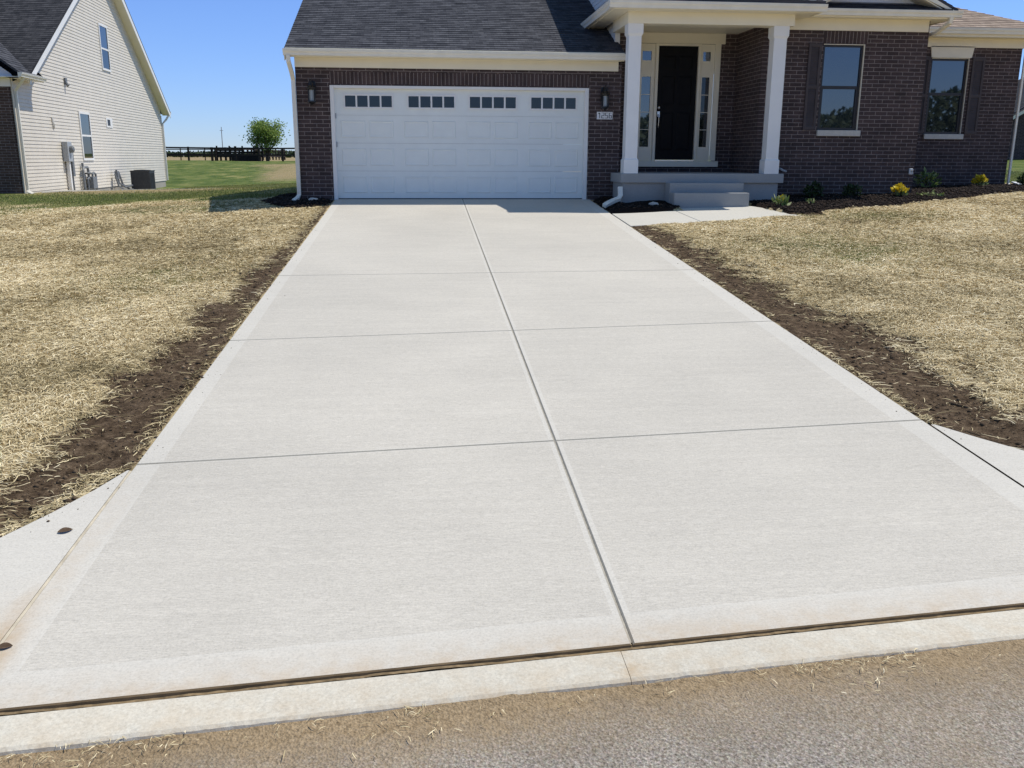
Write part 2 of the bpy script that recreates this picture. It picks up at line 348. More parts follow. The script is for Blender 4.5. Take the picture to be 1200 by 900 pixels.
def np_mesh(name, V, Fq, m_, attrs=None, parent=None):
    """V (n,3), Fq (k,4) or (k,3)"""
    me = bpy.data.meshes.new(name); k = Fq.shape[1]
    me.vertices.add(len(V)); me.vertices.foreach_set("co", V.astype(np.float32).ravel())
    me.loops.add(Fq.size); me.loops.foreach_set("vertex_index", Fq.astype(np.int32).ravel())
    me.polygons.add(len(Fq)); me.polygons.foreach_set("loop_start", np.arange(0, Fq.size, k, dtype=np.int32))
    me.polygons.foreach_set("loop_total", np.full(len(Fq), k, dtype=np.int32))
    me.update(calc_edges=True)
    for an, val in (attrs or {}).items():
        a = me.attributes.new(an, 'FLOAT', 'POINT'); a.data.foreach_set("value", np.asarray(val, np.float32))
    me.materials.append(m_)
    o = bpy.data.objects.new(name, me); COL.objects.link(o)
    if parent: o.parent = parent
    return o
def thing(name, label, cat, loc=(0,0,0), rz=0, group=None):
    o = bpy.data.objects.new(name, None); COL.objects.link(o); o.location = loc; o.rotation_euler = (0, 0, rz)
    o.empty_display_size = .3
    o["label"] = label; o["category"] = cat
    if group: o["group"] = group
    return o
def tag(o, label, cat, group=None):
    o["label"] = label; o["category"] = cat
    if group: o["group"] = group
    return o
def kind(o, k): o["kind"] = k; return o
def lab(o, s): o["label"] = s; return o

# ------------------------------------------------------------------ terrain
SL = 0.0717
def zdrive(y): return SL*y
def ZG(x, y):
    x = np.asarray(x, float); y = np.asarray(y, float)
    base = np.where(y < 0, SL*y, 0.0)
    base = np.where(y > 0, -.25*sstep(2, 27, y) , base)
    Ll = -1.1 + .0345*(y+15.3)
    Ll = np.where(y > 9.4, -.248 - .37*sstep(9.4, 22, y), Ll)
    rise = .97*sstep(24, 68, y)
    t = np.clip((-2.5-x)/9.5, 0, 1)
    left = base*(1-t) + np.where(y < -15.3, base, Ll)*t
    right = base + .021*np.clip(x-2.6, 0, 14) + np.where(y > 0, np.clip(x-6, 0, 40)/40*1.6*sstep(2, 40, y), 0)*.62 + .25*sstep(2, 27, y)
    z = np.where(x < 0, left, np.where(x > 2.6, right, base))
    z = np.where(x < 6, z + rise*np.where(x < 0, 1, np.clip(1-x/6, 0, 1)), z)
    z = np.where(y < -15.3, SL*-15.3 - .03 + 0*x, z)
    far = np.sqrt(x*x+y*y)
    return z + .0*far
def kerb_y(x): return -15.245 + .0885*np.asarray(x, float)
def flare_L(y):   # x of the left edge of the concrete below the last joint
    t = np.clip(-13.22-np.asarray(y, float), 0, 3); return -2.515 - (.30*t + .17*t*t)
def flare_R(y):
    t = np.clip(-12.83-np.asarray(y, float), 0, 3); return 2.61 + (.55*t + .16*t*t)
DL, DR = -2.515, 2.61
def inside_concrete(x, y, m_=0.0):
    x = np.asarray(x); y = np.asarray(y)
    d = (x > flare_L(y)+m_) & (x < flare_R(y)-m_) & (y < 0.2) & (y > -16)
    wlk = (x > 2.5) & (x < 5.45+(-1.6-y)*.28-m_) & (y < -1.95-m_) & (y > -3.68+(x-2.65)*.21+m_) & (x > 2.5)
    wlk |= (x > 4.0+m_) & (x < 5.6-m_) & (y <= -1.5) & (y > -3)
    return d | wlk
def poly_mask(x, y, pts):
    x = np.asarray(x); y = np.asarray(y); ins = np.zeros(np.broadcast(x, y).shape, bool); n = len(pts); j = n-1
    for i in range(n):
        xi, yi = pts[i]; xj, yj = pts[j]
        c = ((yi > y) != (yj > y)) & (x < (xj-xi)*(y-yi)/(yj-yi+1e-12)+xi); ins ^= c; j = i
    return ins
BEDS = [[(5.5,-1.0),(5.52,-1.75),(5.8,-2.75),(6.4,-2.62),(7.05,-2.35),(8.2,-1.95),(9.3,-1.5),(10.4,-1.0),(11.6,-.5),(13.2,.1),(15.0,.9),(15.0,2.2),(12.6,2.0),(9.0,2.0),(9.0,0.0),(5.9,-.2)],
        [(2.62,.1),(2.62,-2.12),(3.3,-2.12),(3.75,-2.02),(4.0,-1.8),(4.0,-.8),(3.0,0.1)],
        [(-2.6,.1),(-2.62,-.75),(-2.85,-1.0),(-3.3,-.95),(-3.75,-.45),(-4.0,.6),(-3.95,3.5),(-3.0,3.5),(-3.0,.1)]]
def masks(x, y):
    x = np.asarray(x, float); y = np.asarray(y, float)
    dl = flare_L(y) - x; dr = x - flare_R(y)
    wob = (fbm(x*1.3, y*1.3, 3, 5)-.5)*1.1 + (fbm(x*5, y*5, 2, 6)-.5)*.7
    wl = np.interp(y, [-16, -14.2, -13.3, -12, -9, -8, -7, -5, -2, 0], [.40, .46, .62, .68, .60, .46, .33, .22, .17, .15])
    wr = np.interp(y, [-16, -14, -12.8, -11, -8, -5.5, -4.2, -3.6], [.45, .7, .80, .78, .72, .68, .48, .26])
    s = np.where((dl > 0) & (x < 0), sstep(.26, -.26, dl - wl*(1+wob)), 0)
    s = np.maximum(s, np.where((dr > 0) & (x > 0) & (y < -3.55), sstep(.26, -.26, dr - wr*(1+wob)), 0))
    s = np.where(y < -3.6, s, s*np.where(x > 0, 0, 1))
    s = np.maximum(s, .8*((x > 5.4) & (x < 6.4) & (y > -3.1) & (y < -2.55)))
    mul = np.zeros_like(x)
    for b in BEDS: mul = np.maximum(mul, poly_mask(x + wob*.15, y + wob*.12, b).astype(float))
    wb2 = (fbm(x*.35, y*.5, 4, 55)-.5); g = sstep(-2.2, 6.0, y + wb2*13)*(x < -2.9)*(y > -3.5)
    g = g*(1 - .55*((y > 2) & (y < 24))*sstep(.48, .62, fbm(x*.6, y*.3, 4, 67)))
    g = np.maximum(g, sstep(2.5, 5, y)*(x > 8))
    patch = .6*np.exp(-(((x-5.0)/1.4)**2 + ((y+6.1)/1.5)**2)) + .45*np.exp(-(((x+3.9)/.9)**2+((y+7.6)/1.3)**2)) + .4*np.exp(-(((x-7)/1.6)**2+((y+3.2)/.7)**2))
    g = np.maximum(g, patch*(.55 + 1.1*fbm(x*2, y*2, 3, 9)))
    # bare straw streak on the far slope, patch behind the neighbour
    dry = sstep(1.35, .25, np.abs((x + 9.2 + .11*(y-40))/(2.0+.04*np.clip(y-30, 0, 60)))+(fbm(x*.5, y*.16, 3, 44)-.5)*1.6)*sstep(24, 34, y)*sstep(66, 58, y)*.66
    dry = np.maximum(dry, np.exp(-(((x+9.2)/3.6)**2 + ((y-11.2)/3.0)**2))*1.25)
    dry = np.maximum(dry, np.where(y > 76, .75, 0))
    dry = np.where((x > 15) & (y > 2), .15, dry)
    return s, mul, g, dry

def axis(lo, fine_lo, fine_hi, hi, d):
    a = list(np.arange(fine_lo, fine_hi, d)); st = d; p = fine_hi; out = []
    while p < hi: out.append(p); st *= 1.16; p += st
    st = d; p = fine_lo; pre = []
    while p > lo: st *= 1.16; p -= st; pre.append(p)
    return np.array(pre[::-1] + a + out)
xs = axis(-1600, -8.5, 11.5, 1600, .075); ys = axis(-200, -15.9, .6, 2500, .075)
X, Y = np.meshgrid(xs, ys); X = X.ravel(); Y = Y.ravel()
Z = ZG(X, Y); ms, mm, mg, md = masks(X, Y)
near = ((X > -10) & (X < 13) & (Y < 3) & (Y > -15.5)).astype(float)
Z = Z + near*((fbm(X*1.1, Y*1.1, 3, 3)-.5)*.07 + (fbm(X*5, Y*5, 3, 21)-.5)*(.02+.055*ms)) + mm*.045
Z = Z + (1-near)*(fbm(X*.12, Y*.12, 3, 33)-.5)*.25*sstep(20, 60, np.abs(Y))*(np.hypot(X, Y) < 300)
Z = Z - .035*near*ms
edge = np.minimum(np.abs(X-flare_L(Y)), np.abs(X-flare_R(Y)))
nearmix = np.exp(-(edge/.18)**2)*((Y < 0) & (Y > -15.5))
Z = Z*(1-nearmix) + (SL*Y - .02 + .021*np.clip(X-2.6, 0, 1) )*nearmix + nearmix*(fbm(X*9, Y*9, 2, 41)-.5)*.04
ins = inside_concrete(X, Y, .03); Z = np.where(ins, np.minimum(Z, SL*Y+.021*np.clip(X-2.6,0,9)) - .11, Z)
under_road = (Y < kerb_y(X)+.02) & (Y > -60); Z = np.where(under_road, -1.32 + .0885*X*0 , Z)
nx, ny = len(xs), len(ys); idx = np.arange(nx*ny).reshape(ny, nx)
Fq = np.stack([idx[:-1,:-1], idx[:-1,1:], idx[1:,1:], idx[1:,:-1]], -1).reshape(-1, 4)
g_o = np_mesh("ground", np.stack([X, Y, Z], 1), Fq, M['ground'], dict(soil=ms, mulch=mm, grassy=mg, dry=md)); kind(g_o, "structure")
g_o.data.polygons.foreach_set("use_smooth", [True]*len(g_o.data.polygons))
def ground_z(x, y):   # height of the built sheet (bilinear)
    i = np.clip(np.searchsorted(xs, x)-1, 0, nx-2); j = np.clip(np.searchsorted(ys, y)-1, 0, ny-2)
    fx = (x-xs[i])/(xs[i+1]-xs[i]); fy = (y-ys[j])/(ys[j+1]-ys[j]); Zr = Z.reshape(ny, nx)
    return (Zr[j,i]*(1-fx)+Zr[j,i+1]*fx)*(1-fy)+(Zr[j+1,i]*(1-fx)+Zr[j+1,i+1]*fx)*fy

# ------------------------------------------------------------------ driveway, kerb, road, walk
def slab_panel(mb, c, bl, br, bf, bb, th=.13, bev=.008, front=False):
    bevf = .005 if front else bev
    """c = 4 corners (x,y) fl, fr, br, bl ; top follows the slope; bands of smooth finish (mi 1) on each side"""
    P = lambda u, v: (np.array(c[0])*(1-u)+np.array(c[1])*u)*(1-v) + (np.array(c[3])*(1-u)+np.array(c[2])*u)*v
    wd = np.hypot(*(np.array(c[1])-c[0])); dp = np.hypot(*(np.array(c[3])-c[0]))
    bx = .007
    us = [0, bx/wd, bl/wd, 1-br/wd, 1-bx/wd, 1]; vs = [0, bevf/dp, bf/dp, 1-bb/dp, 1-bev/dp, 1]
    def z(i, j, p): return SL*p[1] - (bevf if j == 0 else bev if j == 5 else (bx if i in (0, 5) else 0))
    G = [[None]*6 for _ in range(6)]
    for i in range(6):
        for j in range(6):
            p = P(us[i], vs[j]); mb.v.append((p[0], p[1], z(i, j, p))); G[i][j] = len(mb.v)-1
    for i in range(5):
        for j in range(5):
            mb.f.append((G[i][j], G[i+1][j], G[i+1][j+1], G[i][j+1])); mb.mi.append(0 if (i == 2 and j == 2) else (3 if (front and j == 0) else 2 if (j in (0, 4) or i in (0, 4)) else 1))
    n = len(mb.v); ring = [G[i][0] for i in range(6)] + [G[5][j] for j in range(1, 6)] + [G[i][5] for i in range(4, -1, -1)] + [G[0][j] for j in range(4, 0, -1)]
    for r in ring: p = mb.v[r]; mb.v.append((p[0], p[1], p[2]-th))
    k = len(ring)
    for i in range(k):
        jn = (i+1) % k; mb.f.append((ring[i], n+i, n+jn, ring[jn])); mb.mi.append(3 if (front and i < 5) else 2)
JL = [None, -13.22, -10.48, -7.61, 0.06]; JR = [None, -12.81, -10.05, -7.44, 0.06]
xc = .02; gap = .0035
def joint_y(k, x):
    if k == 0: return float(kerb_y(x)) + .012
    t = (x-DL)/(DR-DL); return JL[k]*(1-t) + JR[k]*t
mb = MB()
for k in range(4):
    for side in (0, 1):
        xa, xb = (DL, xc-gap) if side == 0 else (xc+gap, DR)
        g0 = gap if k > 0 else 0; g1 = gap*.75 if k < 3 else 0
        c = [(xa, joint_y(k, xa)+g0), (xb, joint_y(k, xb)+g0), (xb, joint_y(k+1, xb)-g1), (xa, joint_y(k+1, xa)-g1)]
        bl, br = (.145, .035) if side == 0 else (.035, .20)
        bf, bb = (.22 if k == 0 else .018), (.018 if k < 3 else .05)
        slab_panel(mb, c, bl, br, bf, bb, front=(k == 0))
# flared wings beside the kerb
def wing(edge, fx, y_top, x0):
    n = 9; top = []
    ys_ = np.linspace(y_top, float(kerb_y(x0))+.02, n)
    P0 = []; P1 = []
    for y in ys_:
        P0.append((x0, y)); P1.append((float(fx(y)), y))
    # run the last row along the kerb
    xe = P1[-1][0]; P1[-1] = (xe, float(kerb_y(xe))+.02); P0[-1] = (x0, float(kerb_y(x0))+.02)
    for i in range(n-1):
        q = [P0[i], P1[i], P1[i+1], P0[i+1]]
        v = [(p[0], p[1], SL*p[1]-.001) for p in q]; mb.face(v, 1)
        for a, b_ in ((q[1], q[2]),):
            mb.face([(a[0], a[1], SL*a[1]-.001), (b_[0], b_[1], SL*b_[1]-.001), (b_[0], b_[1], SL*b_[1]-.13), (a[0], a[1], SL*a[1]-.13)], 1)
    a, b_ = P0[-1], P1[-1]; mb.face([(a[0], a[1], SL*a[1]-.001), (b_[0], b_[1], SL*b_[1]-.001), (b_[0], b_[1], SL*b_[1]-.13), (a[0], a[1], SL*a[1]-.13)], 1)
wing('L', flare_L, -13.30, DL-.012); wing('R', flare_R, -12.90, DR+.012)
M['dusty'] = concrete_mat('dusty joint arris', (.40, .375, .32), .05, .08, .2, False, True)
dw = mb.build("driveway", [M['concrete'], M['smooth'], M['dusty'], varied('gutter dirt', (.17, .12, .07), .95, .1, .35, 9)], recalc=False); kind(dw, "structure")
V = np.array([v.co[:] for v in dw.data.vertices])
# rusty soil wash: along the left wing joint and in the gap by the kerb
st = .55*np.exp(-((V[:,1]-kerb_y(V[:,0]))/.06)**2)*(.4+.6*vnoise(V[:,0]*3, V[:,1]*0, 4))
st = np.maximum(st, .38*np.exp(-((V[:,0]-DL)/.05)**2)*sstep(-14.5, -15.0, V[:,1]))
a_ = dw.data.attributes.new("stain", 'FLOAT', 'POINT'); a_.data.foreach_set("value", st.astype(np.float32))
mb = MB()      # base under the joints
q = [(DL+.01, float(kerb_y(DL))+.035), (DR-.01, float(kerb_y(DR))+.035), (DR-.01, .05), (DL+.01, .05)]
mb.face([(p[0], p[1], SL*p[1]-.009) for p in q])
mb2 = MB(); ysj = np.linspace(-13.3, float(kerb_y(DL))+.03, 12)
for a, b_ in zip(ysj[:-1], ysj[1:]): mb2.face([(DL-.0125, a, SL*a-.004), (DL-.0125, b_, SL*b_-.004), (DL+.001, b_, SL*b_-.006), (DL+.001, a, SL*a-.006)])
M['sand'] = varied('sand filled joint', (.52, .46, .36), .9, .1, .2, 12)
kind(mb2.build("joint_sand", M['sand']), "structure")
jb = mb.build("driveway_joint", M['joint']); kind(jb, "structure")

mb3 = MB(); gx_ = np.arange(-2.6, 2.7, .02)      # washed dirt lying in the gap by the kerb
gh = -.017 + .015*fbm(gx_*2.1, gx_*0+3, 4, 51) + .006*(fbm(gx_*17, gx_*0+9, 2, 52)-.5)
for i_ in range(len(gx_)-1):
    a, b_ = gx_[i_], gx_[i_+1]; ya, yb = float(kerb_y(a)), float(kerb_y(b_))
    mb3.face([(a, ya-.001, SL*ya+gh[i_]-.006), (b_, yb-.001, SL*yb+gh[i_+1]-.006), (b_, yb+.03, SL*yb+gh[i_+1]), (a, ya+.03, SL*ya+gh[i_])])
kind(mb3.build("gap_dirt", varied('washed dirt', (.23, .165, .095), .95, .1, .4, 22, .5)), "structure")
def kerb_seg(x0, x1):
    mb = MB(); n = max(6, int((x1-x0)/.012)) if -4 < x0 < 4 else 8; prof = [(.0, -.02), (.012, -.012), (.19, -.020), (.205, -.028), (.213, -.05), (.213, -.2), (0, -.2)]
    xsg = np.linspace(x0, x1, n); rows = []
    for x in xsg:
        yk = float(kerb_y(x)); zk = SL*yk if -3.5 < x < 3.5 else SL*yk
        zk = SL*(-15.245) + .0065*x
        jt = [0, .2, .3, 1, 1, 0, 0]
        e1 = (float(fbm(x*5, 1.5, 4, 19))-.5)*.009 + max(0, float(fbm(x*15., 2.3, 3, 6))-.64)*.022; e2 = (float(fbm(x*14, 7.5, 3, 23))-.5)*.010
        rows.append([(x, yk-p[0]+jt[i_]*e1*(1 if i_ < 5 else 0), zk+p[1]-jt[i_]*abs(e2)) for i_, p in enumerate(prof)])
    k = len(prof)
    for i in range(n-1):
        for j in range(k):
            jj = (j+1) % k; mb.face([rows[i][j], rows[i+1][j], rows[i+1][jj], rows[i][jj]])
    mb.face(rows[0][::-1]); mb.face(rows[-1]); return mb
kx = [-22, -19, -16, -13, -10, -7, -3.6, -.035, 3.5, 6, 9, 12, 15, 18, 21, 24]
big = MB()
for a, b_ in zip(kx[:-1], kx[1:]):
    s_ = kerb_seg(a+.0012, b_-.0012); n = len(big.v); big.v += s_.v; big.f += [tuple(n+i for i in f) for f in s_.f]; big.mi += s_.mi
ko = big.build("kerb", M['kerbm']); kind(ko, "structure")
V = np.array([v.co[:] for v in ko.data.vertices]); a_ = ko.data.attributes.new("stain", 'FLOAT', 'POINT')
a_.data.foreach_set("value", (.55*np.exp(-((kerb_y(V[:,0])-V[:,1]-.21)/.03)**2)+.5*np.exp(-((kerb_y(V[:,0])-V[:,1])/.012)**2)+.35*np.exp(-((V[:,0]+.035)/.05)**2)).astype(np.float32))
rx = np.concatenate([np.linspace(-60, -6, 20), np.arange(-5.9, 6, .1), np.linspace(6, 60, 20)])
ry = np.concatenate([np.array([-.195, -.225, -.26, -.30, -.36, -.44, -.54, -.66, -.8, -1., -1.3, -1.7, -2.2, -3, -4.5, -6.5, -8.5])])
RX, RY = np.meshgrid(rx, ry); RX = RX.ravel(); off = RY.ravel(); RYw = kerb_y(RX)+off
RZ = SL*(-15.245) + .0065*np.clip(RX, -30, 30) - .043 + .012*np.exp((off+.2)/.05)*vnoise(RX*4, off*0, 3) + .012*(-off) + (fbm(RX*2.5, RYw*2.5, 3, 8)-.5)*.02*(np.abs(RX) < 7)
dust = np.interp(-off, [.19, .25, .33, .45, .6, .9, 1.5], [1.35, 1.2, 1.0, .78, .48, .18, .03]) + (fbm(RX*1.6, RYw*1.6, 3, 71)-.5)*.7
ix = np.arange(RX.size).reshape(len(ry), len(rx)); Fr = np.stack([ix[1:,:-1], ix[1:,1:], ix[:-1,1:], ix[:-1,:-1]], -1).reshape(-1, 4)
ro = np_mesh("road", np.stack([RX, RYw, RZ], 1), Fr, M['road'], dict(dust=dust)); kind(ro, "structure")

mb = MB()      # front walk
def wz(x, y): return SL*y + .02*(x-2.65) - .002
def walk_slab(pts):
    mb.hexa([(x, y, wz(x, y)-.11) for x, y in pts], [(x, y, wz(x, y)) for x, y in pts])
walk_slab([(2.635,-3.66),(3.92,-3.42),(3.86,-1.93),(3.45,-2.06),(3.0,-2.13),(2.635,-2.15)])
walk_slab([(3.93,-3.42),(5.88,-3.02),(5.62,-1.9),(5.47,-1.55),(4.0,-1.55),(3.98,-1.78),(3.87,-1.93)])
wk = mb.build("front_path", M['walk'], bevel=.008); kind(wk, "structure")
mb = MB()
def gz1(x, y): return float(ground_z(np.array([x]), np.array([y]))[0])
def draped(near, far, nu=24, nv=8, lift=.035):
    t = np.linspace(0, 1, nu+1); nx_, ny_ = np.interp(t, np.linspace(0, 1, len(near)), [p[0] for p in near]), np.interp(t, np.linspace(0, 1, len(near)), [p[1] for p in near])
    fx_, fy_ = np.interp(t, np.linspace(0, 1, len(far)), [p[0] for p in far]), np.interp(t, np.linspace(0, 1, len(far)), [p[1] for p in far])
    G = [[None]*(nv+1) for _ in t]
    for a in range(nu+1):
        for b_ in range(nv+1):
            v = b_/nv; x_, y_ = nx_[a]*(1-v)+fx_[a]*v, ny_[a]*(1-v)+fy_[a]*v; G[a][b_] = (x_, y_, gz1(x_, y_)+lift)
    for a in range(nu):
        for b_ in range(nv): mb.face([G[a][b_], G[a+1][b_], G[a+1][b_+1], G[a][b_+1]])
        for b_ in (0, nv):
            p, q = G[a][b_], G[a+1][b_]; mb.face([p, q, (q[0], q[1], q[2]-.1), (p[0], p[1], p[2]-.1)])
    for a in (0, nu):
        for b_ in range(nv):
            p, q = G[a][b_], G[a][b_+1]; mb.face([p, q, (q[0], q[1], q[2]-.1), (p[0], p[1], p[2]-.1)])
draped([(-12.0, 9.9), (-11.2, 12.5), (-9.3, 15.0), (-6.6, 16.8)], [(-12.6, 20.0), (-11.0, 19.4), (-9.0, 18.8), (-6.4, 18.2)])
kind(mb.build("back_path", M['walk']), "structure")

# ------------------------------------------------------------------ straw, clods, chips, grass
def in_view(x, y, z, mpx=120):
    d = np.stack([x-CAM[0], y-CAM[1], z-CAM[2]], 1); A = np.array([cr[:], cu[:], cf[:]]); q = d @ A.T
    zz = np.maximum(q[:,2], .01); px = 600+FPX*q[:,0]/zz; py = 450-FPX*q[:,1]/zz
    return (q[:,2] > .5) & (px > -mpx) & (px < 1200+mpx) & (py > -mpx) & (py < 900+mpx), np.linalg.norm(d, axis=1)
def strands(x, y, z, length, width, heading, lift, curl, tone):
    n = len(x); m_ = 4; V = np.zeros((n, m_, 2, 3)); px = x.copy(); py = y.copy(); h = heading.copy()
    prof = np.array([0, .8, 1, .35]) ; tw = RNG.uniform(-.9, .9, n)
    for i in range(m_):
        zz = z + lift*prof[i] + .004
        nxv, nyv = -np.sin(h), np.cos(h); wv = width*(1 if i in (1, 2) else .55)
        for s_, sg in ((0, -1), (1, 1)):
            V[:, i, s_, 0] = px + sg*nxv*wv*.5; V[:, i, s_, 1] = py + sg*nyv*wv*.5; V[:, i, s_, 2] = zz + sg*np.sin(tw)*wv*.5
        px = px + np.cos(h)*length/(m_-1); py = py + np.sin(h)*length/(m_-1); h = h + curl
    base = np.arange(n)[:, None]*(m_*2); F = []
    for i in range(m_-1): F.append(base + np.array([2*i, 2*i+1, 2*i+3, 2*i+2]))
    return V.reshape(-1, 3), np.concatenate(F, 0), np.repeat(tone, m_*2)
def scatter(n, x0, x1, y0, y1): return RNG.uniform(x0, x1, n), RNG.uniform(y0, y1, n)
xa, ya = scatter(1250000, -10.5, -2.4, -15.2, 3.0); xb, yb = scatter(1800000, 2.6, 15, -14.6, .6)
x = np.concatenate([xa, xb]); y = np.concatenate([ya, yb])
z = ground_z(x, y); vis, dist = in_view(x, y, z, 420)
s_, mu, gr, dr = masks(x, y)
dens = np.interp(dist, [4, 7, 10, 14, 20, 30], [1.0, .9, .6, .34, .18, .11])
clump = np.clip(.12 + 1.1*fbm(x*1.9, y*1.9, 4, 61) + .6*fbm(x*7, y*7, 2, 63), .3, 1.6)*.85
prob = dens*clump*np.clip(1.0 - .985*s_, .012, 1)*np.clip(1-1.5*mu, 0, 1)*np.clip(1-.75*gr, .1, 1)
edgeL = flare_L(y)-x; edgeR = x-flare_R(y)
ed = np.where(x < 0, edgeL, edgeR)
prob = np.where((ed > .02) & (ed < .085) & (y < -4) & (y > -15) & (fbm(y*1.3, x*.2, 2, 88) > .42), np.maximum(prob, .5*dens), prob)
prob = np.where((x < 0) & (ed > .0) & (ed < .12+.3*fbm(y*2, x*2, 2, 15)) & (y < -13.25) & (y > -15), np.maximum(prob, .75*dens), prob)
keep = vis & (RNG.random(len(x)) < prob) & ~inside_concrete(x, y, -.035) & (y > kerb_y(x)+.02)
keep &= ~((x > 2.6) & (y > -.5)) & ~((x > -3.3) & (x < 2.6) & (y > -.05))
x, y, z, dist, s_ = x[keep], y[keep], z[keep], dist[keep], s_[keep]; n = len(x)
head = np.where(RNG.random(n) < .4, (fbm(x*.9, y*.9, 2, 77)-.5)*7 + RNG.normal(0, .6, n), RNG.uniform(0, 2*math.pi, n))
ln = np.clip(RNG.lognormal(math.log(.065), .5, n), .02, .19)*np.interp(dist, [5, 20], [1, 1.1]); wd = RNG.uniform(.0018, .0058, n)*np.interp(dist, [4, 8, 15, 25], [.85, 1.05, 1.6, 2.3])
lift = np.abs(RNG.normal(0, .011, n))*(1-.6*s_) + .002; curl = RNG.normal(0, .35, n)
tone = np.clip(RNG.normal(.42, .24, n) + (fbm(x*.8, y*.8, 3, 91)-.5)*.7 + (fbm(x*4, y*4, 2, 93)-.5)*.35 - .2*s_, 0, 1)
ex, ey = x+np.cos(head+curl)*ln, y+np.sin(head+curl)*ln; ok = ~inside_concrete(ex, ey, .0) | (RNG.random(n) < .01)
x, y, z, ln, wd, head, lift, curl, tone = [q[ok] for q in (x, y, z, ln, wd, head, lift, curl, tone)]
V, F, T = strands(x, y, z, ln, wd, head, lift, curl, tone)
so_ = np_mesh("straw_mulch", V, F, M['straw'], dict(tone=T)); kind(so_, "stuff")
NS = n
# loose straw along the kerb on the road, some on the concrete
n = 2600; x = RNG.uniform(-4, 4, n); offk = -.215 - np.abs(RNG.normal(0, .09, n)); y = kerb_y(x)+offk; z = SL*(-15.245)+.0065*x-.043+.012*(-offk)+.010
keep = RNG.random(n) < (.12+.55*(fbm(x*2.2, x*0, 2, 5) > .52)); x, y, z, offk = x[keep], y[keep], z[keep], offk[keep]; n = len(x)
V, F, T = strands(x, y, z, RNG.uniform(.008, .045, n), RNG.uniform(.0012, .003, n), RNG.uniform(0, 6.28, n), np.abs(RNG.normal(0, .004, n)), RNG.normal(0, .3, n), np.clip(RNG.normal(.5, .25, n), 0, 1))
kind(np_mesh("loose_straw", V, F, M['straw'], dict(tone=T)), "stuff")
def lumps(x, y, z, r, tone, flat=.6):
    n = len(x); b = np.array([(1,0,0),(-1,0,0),(0,1,0),(0,-1,0),(0,0,1),(0,0,-1)], float)
    V = b[None]*(RNG.uniform(.55, 1.25, (n, 6, 1)))*r[:, None, None]; V[:, :, 2] *= flat
    a = RNG.uniform(0, 6.28, n); c, s2 = np.cos(a)[:, None], np.sin(a)[:, None]
    VX = V[:, :, 0]*c - V[:, :, 1]*s2; VY = V[:, :, 0]*s2 + V[:, :, 1]*c; VZ = V[:, :, 2] + RNG.normal(0, .25, (n, 6))*r[:, None]*flat
    P = np.stack([VX+x[:, None], VY+y[:, None], VZ+z[:, None]], -1).reshape(-1, 3)
    f = np.array([(0,2,4),(2,1,4),(1,3,4),(3,0,4),(2,0,5),(1,2,5),(3,1,5),(0,3,5)])
    return P, (np.arange(n)[:, None, None]*6 + f[None]).reshape(-1, 3), np.repeat(tone, 6)
xa, ya = scatter(60000, -4.6, -2.45, -15.0, -2); xb, yb = scatter(60000, 2.6, 5.0, -14.3, -3.7)
x = np.concatenate([xa, xb]); y = np.concatenate([ya, yb]); s_, mu, gr, dr = masks(x, y); z = ground_z(x, y); vis, dist = in_view(x, y, z)
keep = vis & (RNG.random(len(x)) < s_*(.1+.8*fbm(x*3, y*3, 2, 14))) & ~inside_concrete(x, y, -.01) & (y > kerb_y(x)+.02); x, y, z = x[keep], y[keep], z[keep]; n = len(x)
r = np.clip(RNG.lognormal(math.log(.0065), .65, n), .003, .034)
P, F, T = lumps(x, y, z, r, np.clip(RNG.normal(.5, .22, n), 0, 1)); kind(np_mesh("soil_clods", P, F, M['clod'], dict(tone=T)), "stuff")
n = 260; y = RNG.uniform(-15, -3.6, n); sd = RNG.random(n) < .5; o_ = np.abs(RNG.normal(0, .07, n)); x = np.where(sd, flare_L(y)+o_, flare_R(y)-o_)
P, F, T = lumps(x, y, SL*y+.001, np.clip(RNG.lognormal(math.log(.0035), .5, n), .0015, .012), np.clip(RNG.normal(.5, .22, n), 0, 1)); kind(np_mesh("soil_crumbs", P, F, M['clod'], dict(tone=T)), "stuff")
xa, ya = scatter(26000, 2.6, 15, -2.9, 2.1); xb, yb = scatter(5000, -4.1, -2.5, -1.1, 3.4)
x = np.concatenate([xa, xb]); y = np.concatenate([ya, yb]); s_, mu, gr, dr = masks(x, y)
walls = ((x > 5.9) & (x < 9.3) & (y > -.42)) | ((x > 9.2) & (x < 12.75) & (y > 1.68)) | ((x > -3.2) & (y > -.02) & (x < 3.3)) | ((x > 3.0) & (x < 6.3) & (y > -1.0))
keep = (mu > .5) & ~inside_concrete(x, y, 0) & ~walls; x, y = x[keep], y[keep]; z = ground_z(x, y)+.008; n = len(x)
P, F, T = lumps(x, y, z, RNG.uniform(.012, .038, n), np.clip(RNG.normal(.45, .25, n), 0, 1), .45); kind(np_mesh("mulch_chips", P, F, M['chip'], dict(tone=T)), "stuff")
def blades(x, y, z, h, w_, tone):
    n = len(x); a = RNG.uniform(0, 6.28, n); lx, ly = RNG.normal(0, .35, n)*h, RNG.normal(0, .35, n)*h
    V = np.zeros((n, 3, 3)); V[:, 0] = np.stack([x-np.cos(a)*w_, y-np.sin(a)*w_, z], 1); V[:, 1] = np.stack([x+np.cos(a)*w_, y+np.sin(a)*w_, z], 1); V[:, 2] = np.stack([x+lx, y+ly, z+h], 1)
    return V.reshape(-1, 3), np.arange(n*3).reshape(n, 3), np.repeat(tone, 3)
xa, ya = scatter(260000, -16, -2.6, 0, 26); xb, yb = scatter(120000, 3, 8.5, -8.5, -2.4); xc_, yc_ = scatter(30000, -5.2, -2.8, -9.5, -5.5); xd, yd = scatter(60000, 12, 22, 2, 24)
